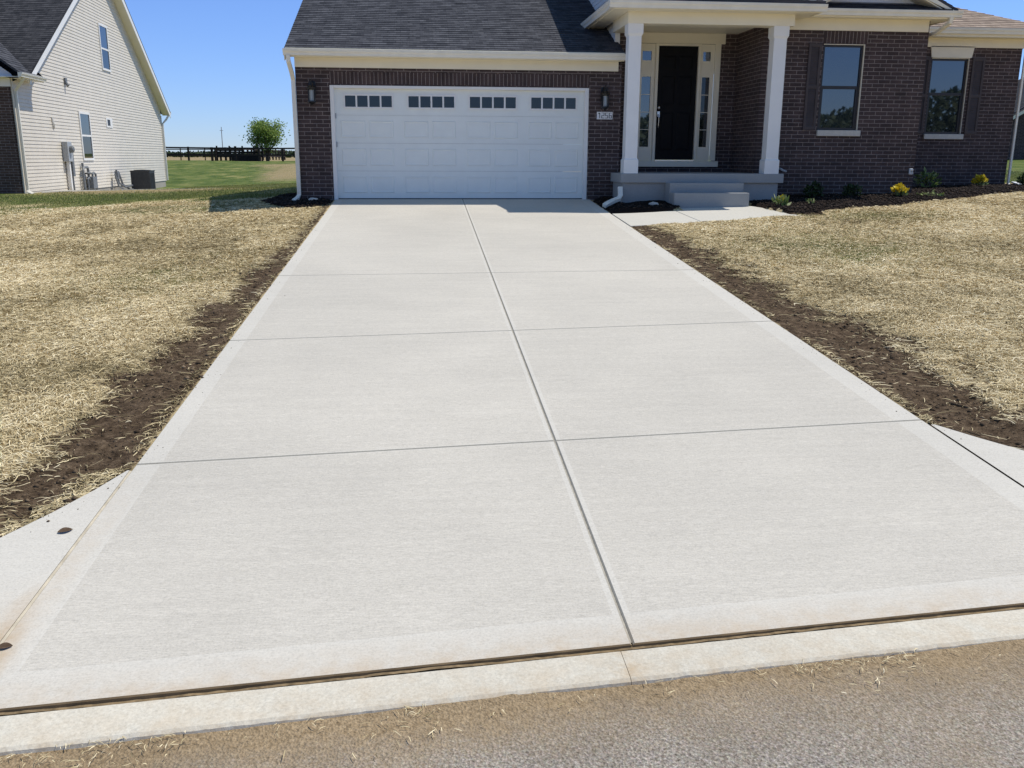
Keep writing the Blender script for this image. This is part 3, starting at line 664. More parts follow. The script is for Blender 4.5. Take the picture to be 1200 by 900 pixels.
x = np.concatenate([xa, xb, xc_, xd]); y = np.concatenate([ya, yb, yc_, yd]); z = ground_z(x, y); vis, dist = in_view(x, y, z, 60); s_, mu, gr, dr = masks(x, y)
keep = vis & (RNG.random(len(x)) < gr*np.clip(1-1.1*dr, 0, 1)*np.where(y < 0, .55, .9)*np.where(poly_mask(x, y, [(-12, 12.6), (-6, 16.2), (-6.2, 18.6), (-12.4, 20.4)]), 0, 1)) & (mu < .4) & ~((x < -11.7) & (y > 8.8)) & ~((x > -3.3) & (y > -.1) & (x < 13)) & ~inside_concrete(x, y, 0)
x, y, z, dist = x[keep], y[keep], z[keep], dist[keep]; n = len(x)
P, F, T = blades(x, y, z-.005, RNG.uniform(.018, .05, n), np.interp(dist, [8, 20, 45], [.003, .008, .016])*RNG.uniform(.6, 1.3, n), np.clip(RNG.normal(.5, .25, n), 0, 1))
kind(np_mesh("grass", P, F, M['blade'], dict(tone=T)), "stuff")
print("strands", NS, "blades", n)

# ------------------------------------------------------------------ building helpers
def wall_xz(mb, x0, x1, z0, z1, y, th, openings=(), mi=0, reveal=None):
    """brick wall facing -Y with rectangular openings (xa,xb,za,zb)"""
    xsv = sorted({x0, x1, *[v for o in openings for v in o[:2]]}); zsv = sorted({z0, z1, *[v for o in openings for v in o[2:4]]})
    for i in range(len(xsv)-1):
        for j in range(len(zsv)-1):
            cx, cz = (xsv[i]+xsv[i+1])/2, (zsv[j]+zsv[j+1])/2
            if any(o[0] < cx < o[1] and o[2] < cz < o[3] for o in openings): continue
            a, b_, c, d = xsv[i], xsv[i+1], zsv[j], zsv[j+1]
            mb.face([(a,y,c),(b_,y,c),(b_,y,d),(a,y,d)], mi); mb.face([(a,y+th,c),(a,y+th,d),(b_,y+th,d),(b_,y+th,c)], mi)
    for o in openings:
        a, b_, c, d = o[:4]
        mb.face([(a,y,c),(a,y,d),(a,y+th,d),(a,y+th,c)], mi); mb.face([(b_,y,c),(b_,y+th,c),(b_,y+th,d),(b_,y,d)], mi)
        mb.face([(a,y,d),(b_,y,d),(b_,y+th,d),(a,y+th,d)], mi); mb.face([(a,y,c),(a,y+th,c),(b_,y+th,c),(b_,y,c)], mi)
    for a in (x0, x1): mb.face([(a,y,z0),(a,y+th,z0),(a,y+th,z1),(a,y,z1)], mi)
    mb.face([(x0,y,z1),(x1,y,z1),(x1,y+th,z1),(x0,y+th,z1)], mi)
def roof_slope(mb, p0, p1, up, length, mi=0, exposure=.143, lip=.009, thick=.05, clip=None):
    """shingled plane: eave from p0 to p1, 'up' unit vector up the slope; saw-tooth courses; clip(u0,u1,v)->(u0,u1)"""
    p0, p1, up = Vector(p0), Vector(p1), Vector(up).normalized(); e = (p1-p0); W_ = e.length; e.normalize(); nrm = e.cross(up).normalized()
    if nrm.z < 0: nrm = -nrm
    n = int(math.ceil(length/exposure)); rn = random.Random(3)
    cl = clip or (lambda v: (0, W_))
    for i in range(n):
        v0, v1 = i*exposure, min((i+1)*exposure, length)
        a0, b0 = cl(v0); a1, b1 = cl(v1)
        if b0-a0 < .01: break
        if b1 < a1: a1 = b1 = (a1+b1)/2
        lo = lip*rn.uniform(.75, 1.35)
        A = p0+e*a0+up*v0+nrm*lo; B = p0+e*b0+up*v0+nrm*lo; Cc = p0+e*b1+up*v1; D = p0+e*a1+up*v1
        mb.face([A, B, Cc, D], mi, [(a0, v0+.001), (b0, v0+.001), (b1, v1-.001), (a1, v1-.001)])
        mb.face([p0+e*a0+up*v0, p0+e*b0+up*v0, B, A], mi, [(a0, v0-.01), (b0, v0-.01), (b0, v0+.003), (a0, v0+.003)])
    a0, b0 = cl(0); a1, b1 = cl(length); tk = nrm*-thick
    Q = [p0+e*a0, p0+e*b0, p0+e*b1+up*length, p0+e*a1+up*length]
    mb.face([q+tk for q in reversed(Q)], mi, [(0,0)]*4)
    for i in range(4):
        j = (i+1) % 4; mb.face([Q[i]+tk, Q[j]+tk, Q[j], Q[i]], mi, [(0,0),(.05,0),(.05,.05),(0,.05)])
def siding_yz(mb, x, yfun, z0, z1, exp=.1016, d=.013, sgn=1, mi=0):
    """lap siding on a wall facing sgn*X; yfun(z)->(y0,y1)"""
    n = int(math.ceil((z1-z0)/exp))
    for i in range(n):
        a, b_ = z0+i*exp, min(z0+(i+1)*exp, z1); ya0, yb0 = yfun(a); ya1, yb1 = yfun(b_)
        if yb0-ya0 < .02: break
        xo = x+sgn*d
        mb.face([(xo,ya0,a),(xo,yb0,a),(x+sgn*.002,yb1,b_),(x+sgn*.002,ya1,b_)], mi); mb.face([(x,ya0,a),(x,yb0,a),(xo,yb0,a),(xo,ya0,a)], mi)
def siding_xz(mb, y, xfun, z0, z1, exp=.1016, d=.013, mi=0):
    n = int(math.ceil((z1-z0)/exp))
    for i in range(n):
        a, b_ = z0+i*exp, min(z0+(i+1)*exp, z1); xa0, xb0 = xfun(a); xa1, xb1 = xfun(b_)
        if xb0-xa0 < .02: break
        yo = y-d
        mb.face([(xa0,yo,a),(xb0,yo,a),(xb1,y-.002,b_),(xa1,y-.002,b_)], mi); mb.face([(xa0,y,a),(xb0,y,a),(xb0,yo,a),(xa0,yo,a)], mi)
def gutter_prof(z_top, y_back, h=.125, d=.12):   # K-style profile, front towards -Y
    return [(y_back, z_top), (y_back, z_top-h), (y_back-d*.62, z_top-h), (y_back-d*.70, z_top-h*.62), (y_back-d*.92, z_top-h*.34), (y_back-d*.94, z_top-.014), (y_back-d, z_top-.012), (y_back-d, z_top), (y_back-d*.88, z_top)]

# ------------------------------------------------------------------ the brick house
H = thing("brick_house", "dark brown brick house with white garage door and columned porch behind the driveway", "house", (0, 0, 0))
# --- garage
OP = (-2.53, 2.545, -.3, 2.165)
mb = MB(); wall_xz(mb, -3.17, 3.2, -.35, 2.62, 0, .22, [OP]); mb.face([(-3.17,.22,-.35),(-3.17,7.5,-.35),(-3.17,7.5,2.75),(-3.17,.22,2.75)]); mb.face([(3.2,.22,-.35),(3.2,1.1,-.35),(3.2,1.1,2.75),(3.2,.22,2.75)])
mb.face([(-3.17,7.5,-.35),(3.2,7.5,-.35),(3.2,7.5,2.75),(-3.17,7.5,2.75)])
zr = lambda yy: 2.88+.407*min(yy, 11-yy)
mb.face([(-3.165,0,2.62),(-3.165,5.5,zr(5.5)-.08),(-3.165,7.5,zr(7.5)-.08),(-3.165,7.5,2.62)])
lab(mb.build("garage_wall", M['brick'], H), "brown brick garage wall around the double door")
mb = MB(); mb.box(-2.53, -.004, 2.19, 2.555, .05, 2.41); mb.build("brick_lintel", M['soldier'], H)
# door frame
mb = MB(); fw = .075
for a, b_ in ((OP[0], OP[0]+fw), (OP[1]-fw, OP[1])): mb.box(a, -.012, -.02, b_, .2, 2.165)
mb.box(OP[0]+fw+.001, -.012, 2.165-.055, OP[1]-fw-.001, .2, 2.165)
mb.build("door_frame", M['white'], H, bevel=.006)
gd = MB(); x0, x1 = OP[0]+fw, OP[1]-fw; W4 = (x1-x0)/4; secs = [(.02, .5495), (.5525, 1.0855), (1.0885, 1.614), (1.617, 2.11)]
yd = .085
wins = [(-2.283, -1.315), (-1.055, -.095), (.150, 1.125), (1.370, 2.328)]
for si, (za, zb) in enumerate(secs):
    gd.box(x0, yd, za, x1, yd+.045, zb)
    if si < 3:
        for k in range(4):
            for h_ in (0, 1):
                cx0 = x0+W4*k + (.105 if h_ == 0 else W4/2+.035); cx1 = x0+W4*k + (W4/2-.035 if h_ == 0 else W4-.105)
                pa, pb = za+.10, zb-.10; r_ = .016
                # stamped panel: recessed groove then raised field
                o = [(cx0,pa),(cx1,pa),(cx1,pb),(cx0,pb)]; i1 = [(cx0+r_,pa+r_),(cx1-r_,pa+r_),(cx1-r_,pb-r_),(cx0+r_,pb-r_)]; i2 = [(cx0+2.6*r_,pa+2.6*r_),(cx1-2.6*r_,pa+2.6*r_),(cx1-2.6*r_,pb-2.6*r_),(cx0+2.6*r_,pb-2.6*r_)]
                for j in range(4):
                    jn = (j+1) % 4
                    gd.face([(o[j][0],yd-.001,o[j][1]),(o[jn][0],yd-.001,o[jn][1]),(i1[jn][0],yd-.012,i1[jn][1]),(i1[j][0],yd-.012,i1[j][1])])
                    gd.face([(i1[j][0],yd-.012,i1[j][1]),(i1[jn][0],yd-.012,i1[jn][1]),(i2[jn][0],yd-.004,i2[jn][1]),(i2[j][0],yd-.004,i2[j][1])])
                gd.face([(p[0],yd-.004,p[1]) for p in i2])
gdo = gd.build("garage_door", M['doorwhite'], H, recalc=False); lab(gdo, "wide white sectional garage door with four rows of panels")
mb = MB(); mb.box(x0, yd-.005, -.012, x1, yd+.05, .02); mb.build("bottom_seal", M['black'], gdo)
for wa, wb in wins:
    mb = MB(); zt, zb2 = 2.012, 1.738; fr = .032
    mb.box(wa, yd-.022, zb2, wb, yd-.002, zb2+fr); mb.box(wa, yd-.022, zt-fr, wb, yd-.002, zt)
    cw = (wb-wa-fr)/4
    for k in range(5): mb.box(wa+cw*k, yd-.0215, zb2+fr+.0005, wa+cw*k+fr, yd-.002, zt-fr-.0005)
    mb.box(wa+.01, yd-.006, zb2+.01, wb-.01, yd-.003, zt-.01, 1)
    mb.build("door_window", [M['white'], M['glass_dark']], gdo)
for zz in (1.06, 1.60):
    mb = MB(); mb.box(x0+.002, yd-.02, zz-.05, x0+.025, yd-.001, zz+.05); mb.build("hinge", M['grey'], gdo)
# garage eave
mb = MB(); mb.box(-3.17, -.03, 2.485, 3.12, -.001, 2.70); mb.build("frieze_board", M['trim'], H, bevel=.004)
mb = MB(); mb.box(-3.28, -.30, 2.665, 3.16, -.031, 2.69); mb.build("soffit", M['trim'], H)
mb = MB(); mb.box(-3.30, -.322, 2.645, 3.17, -.301, 2.80); mb.build("fascia_board", M['trim'], H)
mb = MB(); mb.prism(gutter_prof(2.775, -.324, .115, .11), 'x', -3.325, 3.19); mb.build("gutter", M['gutter'], H)
mb = MB(); yr0 = -.36; cs = math.sqrt(1+.407**2)
roof_slope(mb, (-3.32, yr0, 2.90+.407*yr0), (3.2, yr0, 2.90+.407*yr0), (0, 1, .407), (5.5-yr0)*cs)
roof_slope(mb, (3.2, 11.4, 2.90+.407*-.4), (-3.32, 11.4, 2.90+.407*-.4), (0, -1, .407), 5.9*cs)
lab(mb.build("roof", M['roof'], H), "charcoal shingle roof over the garage")
mb = MB()
mb.prism([(-.33, 2.70), (5.5, 5.075), (5.5, 4.94), (-.33, 2.57)], 'x', -3.315, -3.295); mb.prism([(5.5, 5.075), (11.3, 2.70), (11.3, 2.57), (5.5, 4.94)], 'x', -3.315, -3.295)
mb.build("rake_board", M['trim'], H)
mb = MB(); pts = [(-3.235,-.38,2.66),(-3.235,-.37,2.56),(-3.21,-.16,2.36),(-3.205,-.06,2.24),(-3.205,-.055,.10),(-3.235,-.11,.03),(-3.30,-.22,-.02)]
mb.rect_tube(pts, .038, .03); lab(mb.build("downspout", M['gutter'], H, bevel=.006), "white downspout on the garage corner")
# --- porch slab, steps
mb = MB(); mb.box(3.03, -1.0, .36, 6.28, -.012, .535); mb.box(3.215, -.0115, .36, 6.0, 1.09, .5345)
ps = mb.build("porch_slab", M['porchc'], H, bevel=.008)
mb = MB(); mb.box(3.085, -.945, -.35, 6.19, -.02, .3595); mb.build("porch_base", M['porchc'], ps)
for (a, b_, c, d) in ((3.92, 5.375, -1.3, .365), (3.93, 5.385, -1.61, .19)):
    mb = MB(); mb.box(a, c, -.3, b_, -.95 if d > .3 else -1.301, d); mb.build("step", M['porchc'], ps, bevel=.008)
# --- columns, beam
def column(xa, xb):
    ya, yb = -.975, -.705
    mb = MB(); mb.box(xa+.012, ya+.012, .80, xb-.012, yb-.012, 3.06)
    o = mb.build("column", M['column'], H, bevel=.006)
    mb = MB(); mb.box(xa-.008, ya-.008, .536, xb+.008, yb+.008, .79); mb.hexa([(xa-.008,ya-.008,.79),(xb+.008,ya-.008,.79),(xb+.008,yb+.008,.79),(xa-.008,yb+.008,.79)], [(xa+.012,ya+.012,.815),(xb-.012,ya+.012,.815),(xb-.012,yb-.012,.815),(xa+.012,yb-.012,.815)])
    mb.build("column_base", M['column'], o)
    mb = MB(); mb.hexa([(xa+.012,ya+.012,3.03),(xb-.012,ya+.012,3.03),(xb-.012,yb-.012,3.03),(xa+.012,yb-.012,3.03)], [(xa-.012,ya-.012,3.075),(xb+.012,ya-.012,3.075),(xb+.012,yb+.012,3.075),(xa-.012,yb+.012,3.075)]); mb.box(xa-.012, ya-.012, 3.0755, xb+.012, yb+.012, 3.249)
    mb.build("column_capital", M['column'], o)
column(3.09, 3.355); column(5.89, 6.165)
mb = MB(); mb.box(3.07, -.995, 3.25, 6.27, -.70, 3.50); mb.box(3.07, -.699, 3.25, 3.36, .38, 3.50); mb.box(5.99, -.699, 3.25, 6.27, -.405, 3.50)
mb.build("porch_beam", M['trim'], H, bevel=.004)
mb = MB(); mb.box(3.361, -.6985, 3.365, 5.988, 1.095, 3.40); mb.build("porch_ceiling", M['trim'], H)
mb = MB()
mb.box(2.755, -1.30, 3.455, 6.63, -1.0, 3.48); mb.box(2.755, -.999, 3.455, 3.068, 1.55, 3.48); mb.box(6.272, -.999, 3.455, 6.63, -.46, 3.48); mb.build("soffit", M['trim'], H)
mb = MB(); mb.box(2.74, -1.322, 3.445, 6.645, -1.301, 3.60); mb.box(2.738, -1.30, 3.445, 2.756, 1.6, 3.60); mb.box(6.631, -1.30, 3.445, 6.648, -.80, 3.60); mb.build("fascia_board", M['trim'], H)
mb = MB(); mb.prism(gutter_prof(3.58, -1.323, .125, .115), 'x', 2.63, 6.70)
gp = [(2.737-(-1.323-p[0]), p[1]) for p in gutter_prof(3.58, -1.323, .125, .115)]; mb.prism([(2.737+(p[0]+1.323), p[1]) for p in gutter_prof(3.58, -1.323, .125, .115)], 'y', -1.32, 1.62)
lab(mb.build("gutter", M['gutter'], H), "white gutter round the porch eave")
# --- main walls
YD, YW, Y2 = 1.1, -.4, 1.7
EOP = (3.62, 5.61, .66, 3.36)
mb = MB(); wall_xz(mb, 3.201, 5.9, -.35, 3.6, YD, .2, [(3.72, 5.53, .70, 3.30)]); mb.build("entry_wall", M['brick'], H)
mb = MB(); wall_xz(mb, 3.15, 3.42, 2.75, 3.5, .46, .1); mb.build("pier_wall", M['brick'], H)
W1 = (7.135, 7.985, 1.385, 3.02)
mb = MB(); wall_xz(mb, 5.9, 9.28, -.3, 3.5, YW, .22, [W1]); mb.face([(5.9,-.18,-.3),(5.9,YD,-.3),(5.9,YD,3.5),(5.9,-.18,3.5)]); mb.face([(9.28,-.18,-.3),(9.28,Y2,-.3),(9.28,Y2,3.5),(9.28,-.18,3.5)])
mb.build("front_wall", M['brick'], H)
mb = MB(); mb.box(7.12, YW-.004, 3.03, 8.03, YW+.05, 3.262); mb.build("brick_lintel", M['soldier'], H)
W2 = (10.585, 11.475, 1.385, 3.02)
mb = MB(); wall_xz(mb, 9.281, 12.70, -.2, 3.5, Y2, .22, [W2]); mb.face([(12.70,Y2+.22,-.2),(12.70,11,-.2),(12.70,11,3.5),(12.70,Y2+.22,3.5)]); mb.build("wing_wall", M['brick'], H)
mb = MB(); siding_yz(mb, 3.15, lambda z: (max(.46, (z-3.95)/.37), min(10.5, 11.2-(z-3.95)/.37)), 2.7, 6.2, sgn=-1)
mb.box(3.13, .44, 2.7, 3.23, .459, 3.46); lab(mb.build("siding_wall", M['siding2'], H), "white siding wall rising above the garage roof")
# --- entry door set
mb = MB()
mb.box(3.60, YD-.03, 3.155, 5.63, YD-.001, 3.362)            # head board
mb.box(5.42, YD-.028, .775, 5.545, YD-.001, 3.154); mb.box(3.66, YD-.028, .775, 3.775, YD-.001, 3.154)   # side casings
mb.box(3.63, YD-.08, .645, 5.60, YD+.15, .765)                    # sill
mb.box(3.776, YD+.0, .766, 5.419, YD+.10, .775)
sur = mb.build("door_surround", M['trim'], H, bevel=.005)
mb = MB()
for xa, xb in ((4.145, 4.205), (5.062, 5.118)): mb.box(xa, YD-.035, .77, xb, YD+.09, 3.108)
mb.box(4.145, YD-.035, 3.109, 5.118, YD+.09, 3.15); mb.build("door_jamb", M['trim'], sur)
mb = MB(); mb.box(4.206, YD-.05, .766, 5.061, YD+.09, .79); mb.build("threshold", M['nickel'], sur)
def sidelight(xa, xb, gxa, gxb, gm='glass_side'):
    mb = MB(); y0, y1 = YD+.0, YD+.05
    mb.box(xa, y0, .776, gxa, y1, 3.15); mb.box(gxb, y0, .776, xb, y1, 3.15)
    for za, zb in ((.776, 1.06), (2.49, 2.815), (3.0, 3.15)): mb.box(gxa+.0005, y0, za, gxb-.0005, y1, zb)
    mb.box(xa+.02, y0-.012, 2.60, xb-.02, y0-.0005, 2.70); mb.box(gxa-.03, y0-.012, .82, gxb+.03, y0-.0005, 1.0)
    for k in range(1, 4): zz = 1.06+(2.49-1.06)*k/4; mb.box(gxa+.001, y0+.006, zz-.006, gxb-.001, y0+.02, zz+.006)
    o = mb.build("sidelight", M['trim'], H)
    mb = MB(); mb.box(gxa, y0+.022, 1.06, gxb, y0+.028, 2.49); mb.build("pane", M[gm], o)
    mb = MB(); mb.box(gxa, y0+.022, 2.815, gxb, y0+.028, 3.0); mb.build("pane", M['glass_side'], o)
sidelight(3.776, 4.144, 3.865, 4.06); sidelight(5.119, 5.419, 5.17, 5.335, 'glass_dark')
fd = MB(); da, db, dz0, dz1, yf = 4.206, 5.061, .792, 3.107, YD+.03
fd.box(da, yf, dz0, db, yf+.045, dz1)
for (pa, pb, qa, qb) in [(.10,.39,.2,.98),(.465,.755,.2,.98),(.10,.39,1.13,1.72),(.465,.755,1.13,1.72),(.10,.39,1.85,2.12),(.465,.755,1.85,2.12)]:
    a, b_, c, d = da+pa, da+pb, dz0+qa, dz0+qb; r_ = .03
    o = [(a,c),(b_,c),(b_,d),(a,d)]; i1 = [(a+r_,c+r_),(b_-r_,c+r_),(b_-r_,d-r_),(a+r_,d-r_)]
    for j in range(4):
        jn = (j+1) % 4; fd.face([(o[j][0],yf-.0008,o[j][1]),(o[jn][0],yf-.0008,o[jn][1]),(i1[jn][0],yf-.012,i1[jn][1]),(i1[j][0],yf-.012,i1[j][1])])
    fd.face([(p[0],yf-.012,p[1]) for p in i1])
fdo = fd.build("front_door", M['doorblack'], H, recalc=False); lab(fdo, "tall black panelled front door")
mb = MB(); mb.lathe([(.001,-.03),(.03,-.028),(.034,0),(.03,.01),(.001,.012)], (0,0,0), 14)
mb.v = [(4.262+a, yf-.03+c, 1.865+b_) for a, b_, c in mb.v]; mb.build("deadbolt", M['nickel'], fdo, smooth=True)
mb = MB(); mb.tube([(4.262,yf,1.735),(4.262,yf-.05,1.73),(4.262,yf-.06,1.66),(4.262,yf-.055,1.50),(4.262,yf-.04,1.46),(4.262,yf,1.455)], .011, 8); mb.box(4.236, yf-.014, 1.68, 4.29, yf-.001, 1.79)
mb.build("door_handle", M['nickel'], fdo)
# --- windows
def sash_window(w, y, rail, sill, parent=H, name="window"):
    xa, xb, za, zb = w; mb = MB(); f = .05; yr = y+.045
    mb.box(xa, yr, za, xa+f, yr+.06, zb); mb.box(xb-f, yr, za, xb, yr+.06, zb); mb.box(xa+f+.0005, yr, za, xb-f-.0005, yr+.06, za+f); mb.box(xa+f+.0005, yr, zb-f, xb-f-.0005, yr+.06, zb)
    mb.box(xa+f+.0005, yr+.012, rail-.03, xb-f-.0005, yr+.055, rail+.03)
    # lower sash rails sit in front
    mb.box(xa+f+.001, yr+.008, za+f+.0005, xa+f+.028, yr+.04, rail-.031); mb.box(xb-f-.028, yr+.008, za+f+.0005, xb-f-.001, yr+.04, rail-.031)
    o = mb.build(name, M['bronze'], parent)
    mb = MB(); mb.box(xb-.012, y+.002, za, xb-.001, y+.044, zb-.001); mb.box(xa+.001, y+.002, zb-.012, xb-.013, y+.044, zb-.0015); mb.build("frame", M['trim'], o)
    mb = MB(); mb.box(xa+f, yr+.03, rail+.03, xb-f, yr+.036, zb-f); mb.build("pane", M['glass'], o)
    mb = MB(); mb.box(xa+f, yr+.042, za+f, xb-f, yr+.048, rail-.03); mb.build("pane", M['glass'], o)
    mb = MB(); mb.box(xa-.005, y-.05, za-.115, xb+.05, y+.044, za-.001); mb.build("sill", M['walk'], o, bevel=.006)
    return o
lab(sash_window(W1, YW, 2.21, 0), "dark framed sash window under a brick soldier course")
lab(sash_window(W2, Y2, 2.255, 0), "dark framed sash window under a white head panel")
mb = MB(); mb.prism([(10.56,3.03),(11.505,3.03),(11.545,3.265),(10.52,3.265)], 'y', Y2-.03, Y2-.001); mb.box(10.60, Y2-.024, 3.0225, 11.475, Y2-.001, 3.0295); mb.build("head_panel", M['trim'], H)
def shutter(xa, xb, za, zb, y):
    mb = MB(); st_ = .05
    mb.box(xa, y-.03, za, xa+st_, y-.001, zb); mb.box(xb-st_, y-.03, za, xb, y-.001, zb)
    for q in (za, (za+zb)/2-.03, zb-.06): mb.box(xa+st_+.0005, y-.029, q, xb-st_-.0005, y-.001, q+.06)
    for lo, hi in ((za+.06, (za+zb)/2-.03), ((za+zb)/2+.03, zb-.06)):
        k = int((hi-lo)/.045)
        for i in range(k):
            zq = lo+(hi-lo)*i/k; mb.face([(xa+st_,y-.024,zq),(xb-st_,y-.024,zq),(xb-st_,y-.008,zq+.04),(xa+st_,y-.008,zq+.04)])
    mb.box(xa+st_, y-.007, za+.06, xb-st_, y-.002, zb-.06)
    mb.build("shutter", M['shutter'], H)
shutter(6.83, 7.09, 1.39, 3.02, YW); shutter(11.545, 11.84, 1.39, 3.03, Y2); shutter(10.26, 10.55, 1.39, 3.03, Y2)
# --- right eaves
mb = MB(); mb.box(6.28, YW-.03, 3.265, 9.25, YW-.001, 3.5); mb.build("frieze_board", M['trim'], H, bevel=.004)
mb = MB(); mb.box(6.65, -.76, 3.475, 9.55, YW-.031, 3.50); mb.box(9.282, YW-.03, 3.475, 9.55, .6, 3.50); mb.build("soffit", M['trim'], H)
mb = MB(); mb.box(6.65, -.782, 3.46, 9.565, -.761, 3.615); mb.box(9.551, -.76, 3.46, 9.568, 1.5, 3.615); mb.build("fascia_board", M['trim'], H)
mb = MB(); mb.prism(gutter_prof(3.60, -.783, .115, .11), 'x', 6.70, 9.66); lab(mb.build("gutter", M['gutter'], H), "white gutter over the window bay")
mb = MB(); mb.rect_tube([(9.46,-.83,3.49),(9.46,-.80,3.40),(9.42,-.45,3.26),(9.40,-.1,3.22)], .036, .028); mb.build("downspout", M['gutter'], H)
mb = MB(); mb.box(9.3, Y2-.03, 3.245, 12.74, Y2-.001, 3.44); mb.box(12.701, Y2, 3.245, 12.74, 9, 3.44); mb.build("frieze_board", M['trim'], H, bevel=.004)
mb = MB(); mb.box(9.3, 1.32, 3.43, 13.05, Y2-.031, 3.455); mb.box(12.741, Y2-.03, 3.43, 13.05, 9, 3.455); mb.build("soffit", M['trim'], H)
mb = MB(); mb.box(9.3, 1.298, 3.42, 13.07, 1.319, 3.60); mb.box(13.051, 1.32, 3.42, 13.07, 9, 3.60); mb.build("fascia_board", M['trim'], H)
mb = MB(); mb.prism(gutter_prof(3.595, 1.297, .12, .11), 'x', 9.3, 13.17); lab(mb.build("gutter", M['gutter'], H), "white gutter along the far right wing")
mb = MB(); mb.rect_tube([(12.99,1.24,3.49),(12.95,1.3,3.38),(12.78,1.6,3.22),(12.76,1.66,3.1),(12.76,1.66,.30),(12.80,1.60,.22),(12.86,1.45,.17)], .022, .022); lab(mb.build("downspout", M['gutter'], H), "thin white downspout on the far corner")
# --- roofs
mb = MB(); s = .37; cs = math.sqrt(1+s*s); ye = -1.41
roof_slope(mb, (2.74, ye, 4.27+s*ye-.12), (6.66, ye, 4.27+s*ye-.12), (0, 1, s), (5.6-ye)*cs); lab(mb.build("roof", M['roof'], H), "charcoal main roof above the porch")
mb = MB(); roof_slope(mb, (13.0, 12.6, 4.27+s*ye-.12), (2.74, 12.6, 4.27+s*ye-.12), (0, -1, s), 7.0*cs); mb.build("roof", M['roof'], H)
mb = MB(); mb.prism([(-1.40, 3.66), (5.6, 6.25), (5.6, 6.08), (-1.40, 3.49)], 'x', 2.73, 2.752); mb.build("rake_board", M['trim'], H)
mb = MB(); mb.prism([(-1.39, 3.62), (5.6, 6.2), (5.6, 6.18), (-1.39, 3.60)], 'x', 2.753, 3.14); mb.build("soffit", M['trim'], H)
mb = MB(); ye = -.80; roof_slope(mb, (6.66, ye, 3.62), (9.6, ye, 3.62), (0, 1, .40), 6.6); mb.build("roof", M['roof'], H)
def front_gable(x0, x1, ye, ze, yw, sl_):
    xm = (x0+x1)/2; zp = ze+sl_*(xm-x0); yo = ye+.03
    mb = MB()                       # roof planes
    c2 = math.sqrt(1+sl_*sl_); ln_ = (xm-x0)*c2
    roof_slope(mb, (x0, yo, ze+.02), (x0, yo+3.2, ze+.02), (1, 0, sl_), ln_); roof_slope(mb, (x1, yo+3.2, ze+.02), (x1, yo, ze+.02), (-1, 0, sl_), ln_)
    lab(mb.build("roof", M['roof'], H), "small front gable roof")
    mb = MB(); t = .19                  # raking fascia boards
    mb.prism([(x0-.01,ze-.02),(xm,zp-.03),(xm,zp-.03-t),(x0+.0,ze-.02-t*.25)], 'y', yo+.001, yo+.025); mb.prism([(xm+.0005,zp-.03),(x1+.01,ze-.02),(x1,ze-.02-t*.25),(xm+.0005,zp-.03-t)], 'y', yo+.001, yo+.025)
    mb.build("rake_board", M['trim'], H)
    mb = MB(); siding_xz(mb, yw, lambda z: (x0+.25+max(0, (z-ze)/sl_), x1-.25-max(0, (z-ze)/sl_)), ze+.08, zp); mb.build("gable_wall", M['siding2'], H)
    mb = MB(); mb.prism([(x0+.1,ze-.06),(xm,zp-.16),(xm,zp-.18),(x0+.1,ze-.08)], 'y', yo+.026, yw); mb.prism([(xm+.0005,zp-.16),(x1-.1,ze-.06),(x1-.1,ze-.08),(xm+.0005,zp-.18)], 'y', yo+.026, yw); mb.build("soffit", M['trim'], H)
    mb = MB(); pr_ = (yw-ye)*1.0; roof_slope(mb, (x0+.12, ye, ze+.01), (x1-.12, ye, ze+.01), (0, 1, .32), (yw-ye)*1.05); lab(mb.build("roof", M['roof_dark'], H), "narrow shingle strip under the gable")  # gable's shade put into the colour: darker shingles than the roof around
front_gable(2.72, 6.68, -1.40, 3.60, -.90, .46)
front_gable(6.45, 9.58, -.86, 3.61, -.40, .49)
mb = MB(); s = .42; cs = math.sqrt(1+s*s)
roof_slope(mb, (9.3, 1.22, 3.605), (13.12, 1.22, 3.605), (0, 1, s), 3.8*cs, clip=lambda v: (0, max(0, 3.82 - v/cs)))
roof_slope(mb, (13.12, 1.22, 3.605), (13.12, 9.0, 3.605), (-1, 0, s), 3.8*cs, clip=lambda v: (v/cs, 7.78))
lab(mb.build("roof", M['roof_tan'], H), "light brown hip roof over the right wing")

# ------------------------------------------------------------------ wall lanterns, number, taps, stones
def lantern(x, y, z, label):
    t = thing("wall_lantern", label, "wall lamp", (x, y, z), 0, "lanterns beside the garage door")
    mb = MB(); mb.box(-.055, -.02, .12, .055, 0, .34); mb.tube([(0,-.01,.30),(0,-.07,.34),(0,-.115,.31),(0,-.12,.27)], .012, 8); mb.build("bracket", M['black'], t)
    mb = MB(); mb.lathe([(.06,-.012),(.075,0),(.078,.02),(.04,.06),(.022,.10),(.012,.12),(.014,.135),(.002,.16)], (0,-.12,.215), 12); mb.build("lamp_cap", M['black'], t)
    mb = MB(); mb.lathe([(.004,-.05),(.02,-.03),(.055,-.01),(.068,0),(.068,.02)], (0,-.12,.015), 12)
    for k in range(4):
        a = math.pi/4+k*math.pi/2; mb.tube([(.064*math.cos(a),-.12+.064*math.sin(a),.03),(.064*math.cos(a),-.12+.064*math.sin(a),.205)], .0075, 6)
    mb.build("cage", M['black'], t)
    mb = MB(); mb.lathe([(.036,.0),(.036,.168)], (0,-.12,.036), 14); mb.build("lamp_glass", M['lampglass'], t, smooth=False); t.scale = (1.2, 1.2, 1.2); t.location.z -= .03
    return t
lantern(-2.862, 0, 1.85, "black wall lantern on the brick between the corner downspout and garage door")
lantern(2.85, 0, 1.80, "black wall lantern on the brick above the house number")
t = thing("house_number", "small pale plaque with dark house numerals 1256 under the lantern", "house number", (2.875, -.001, 1.645))
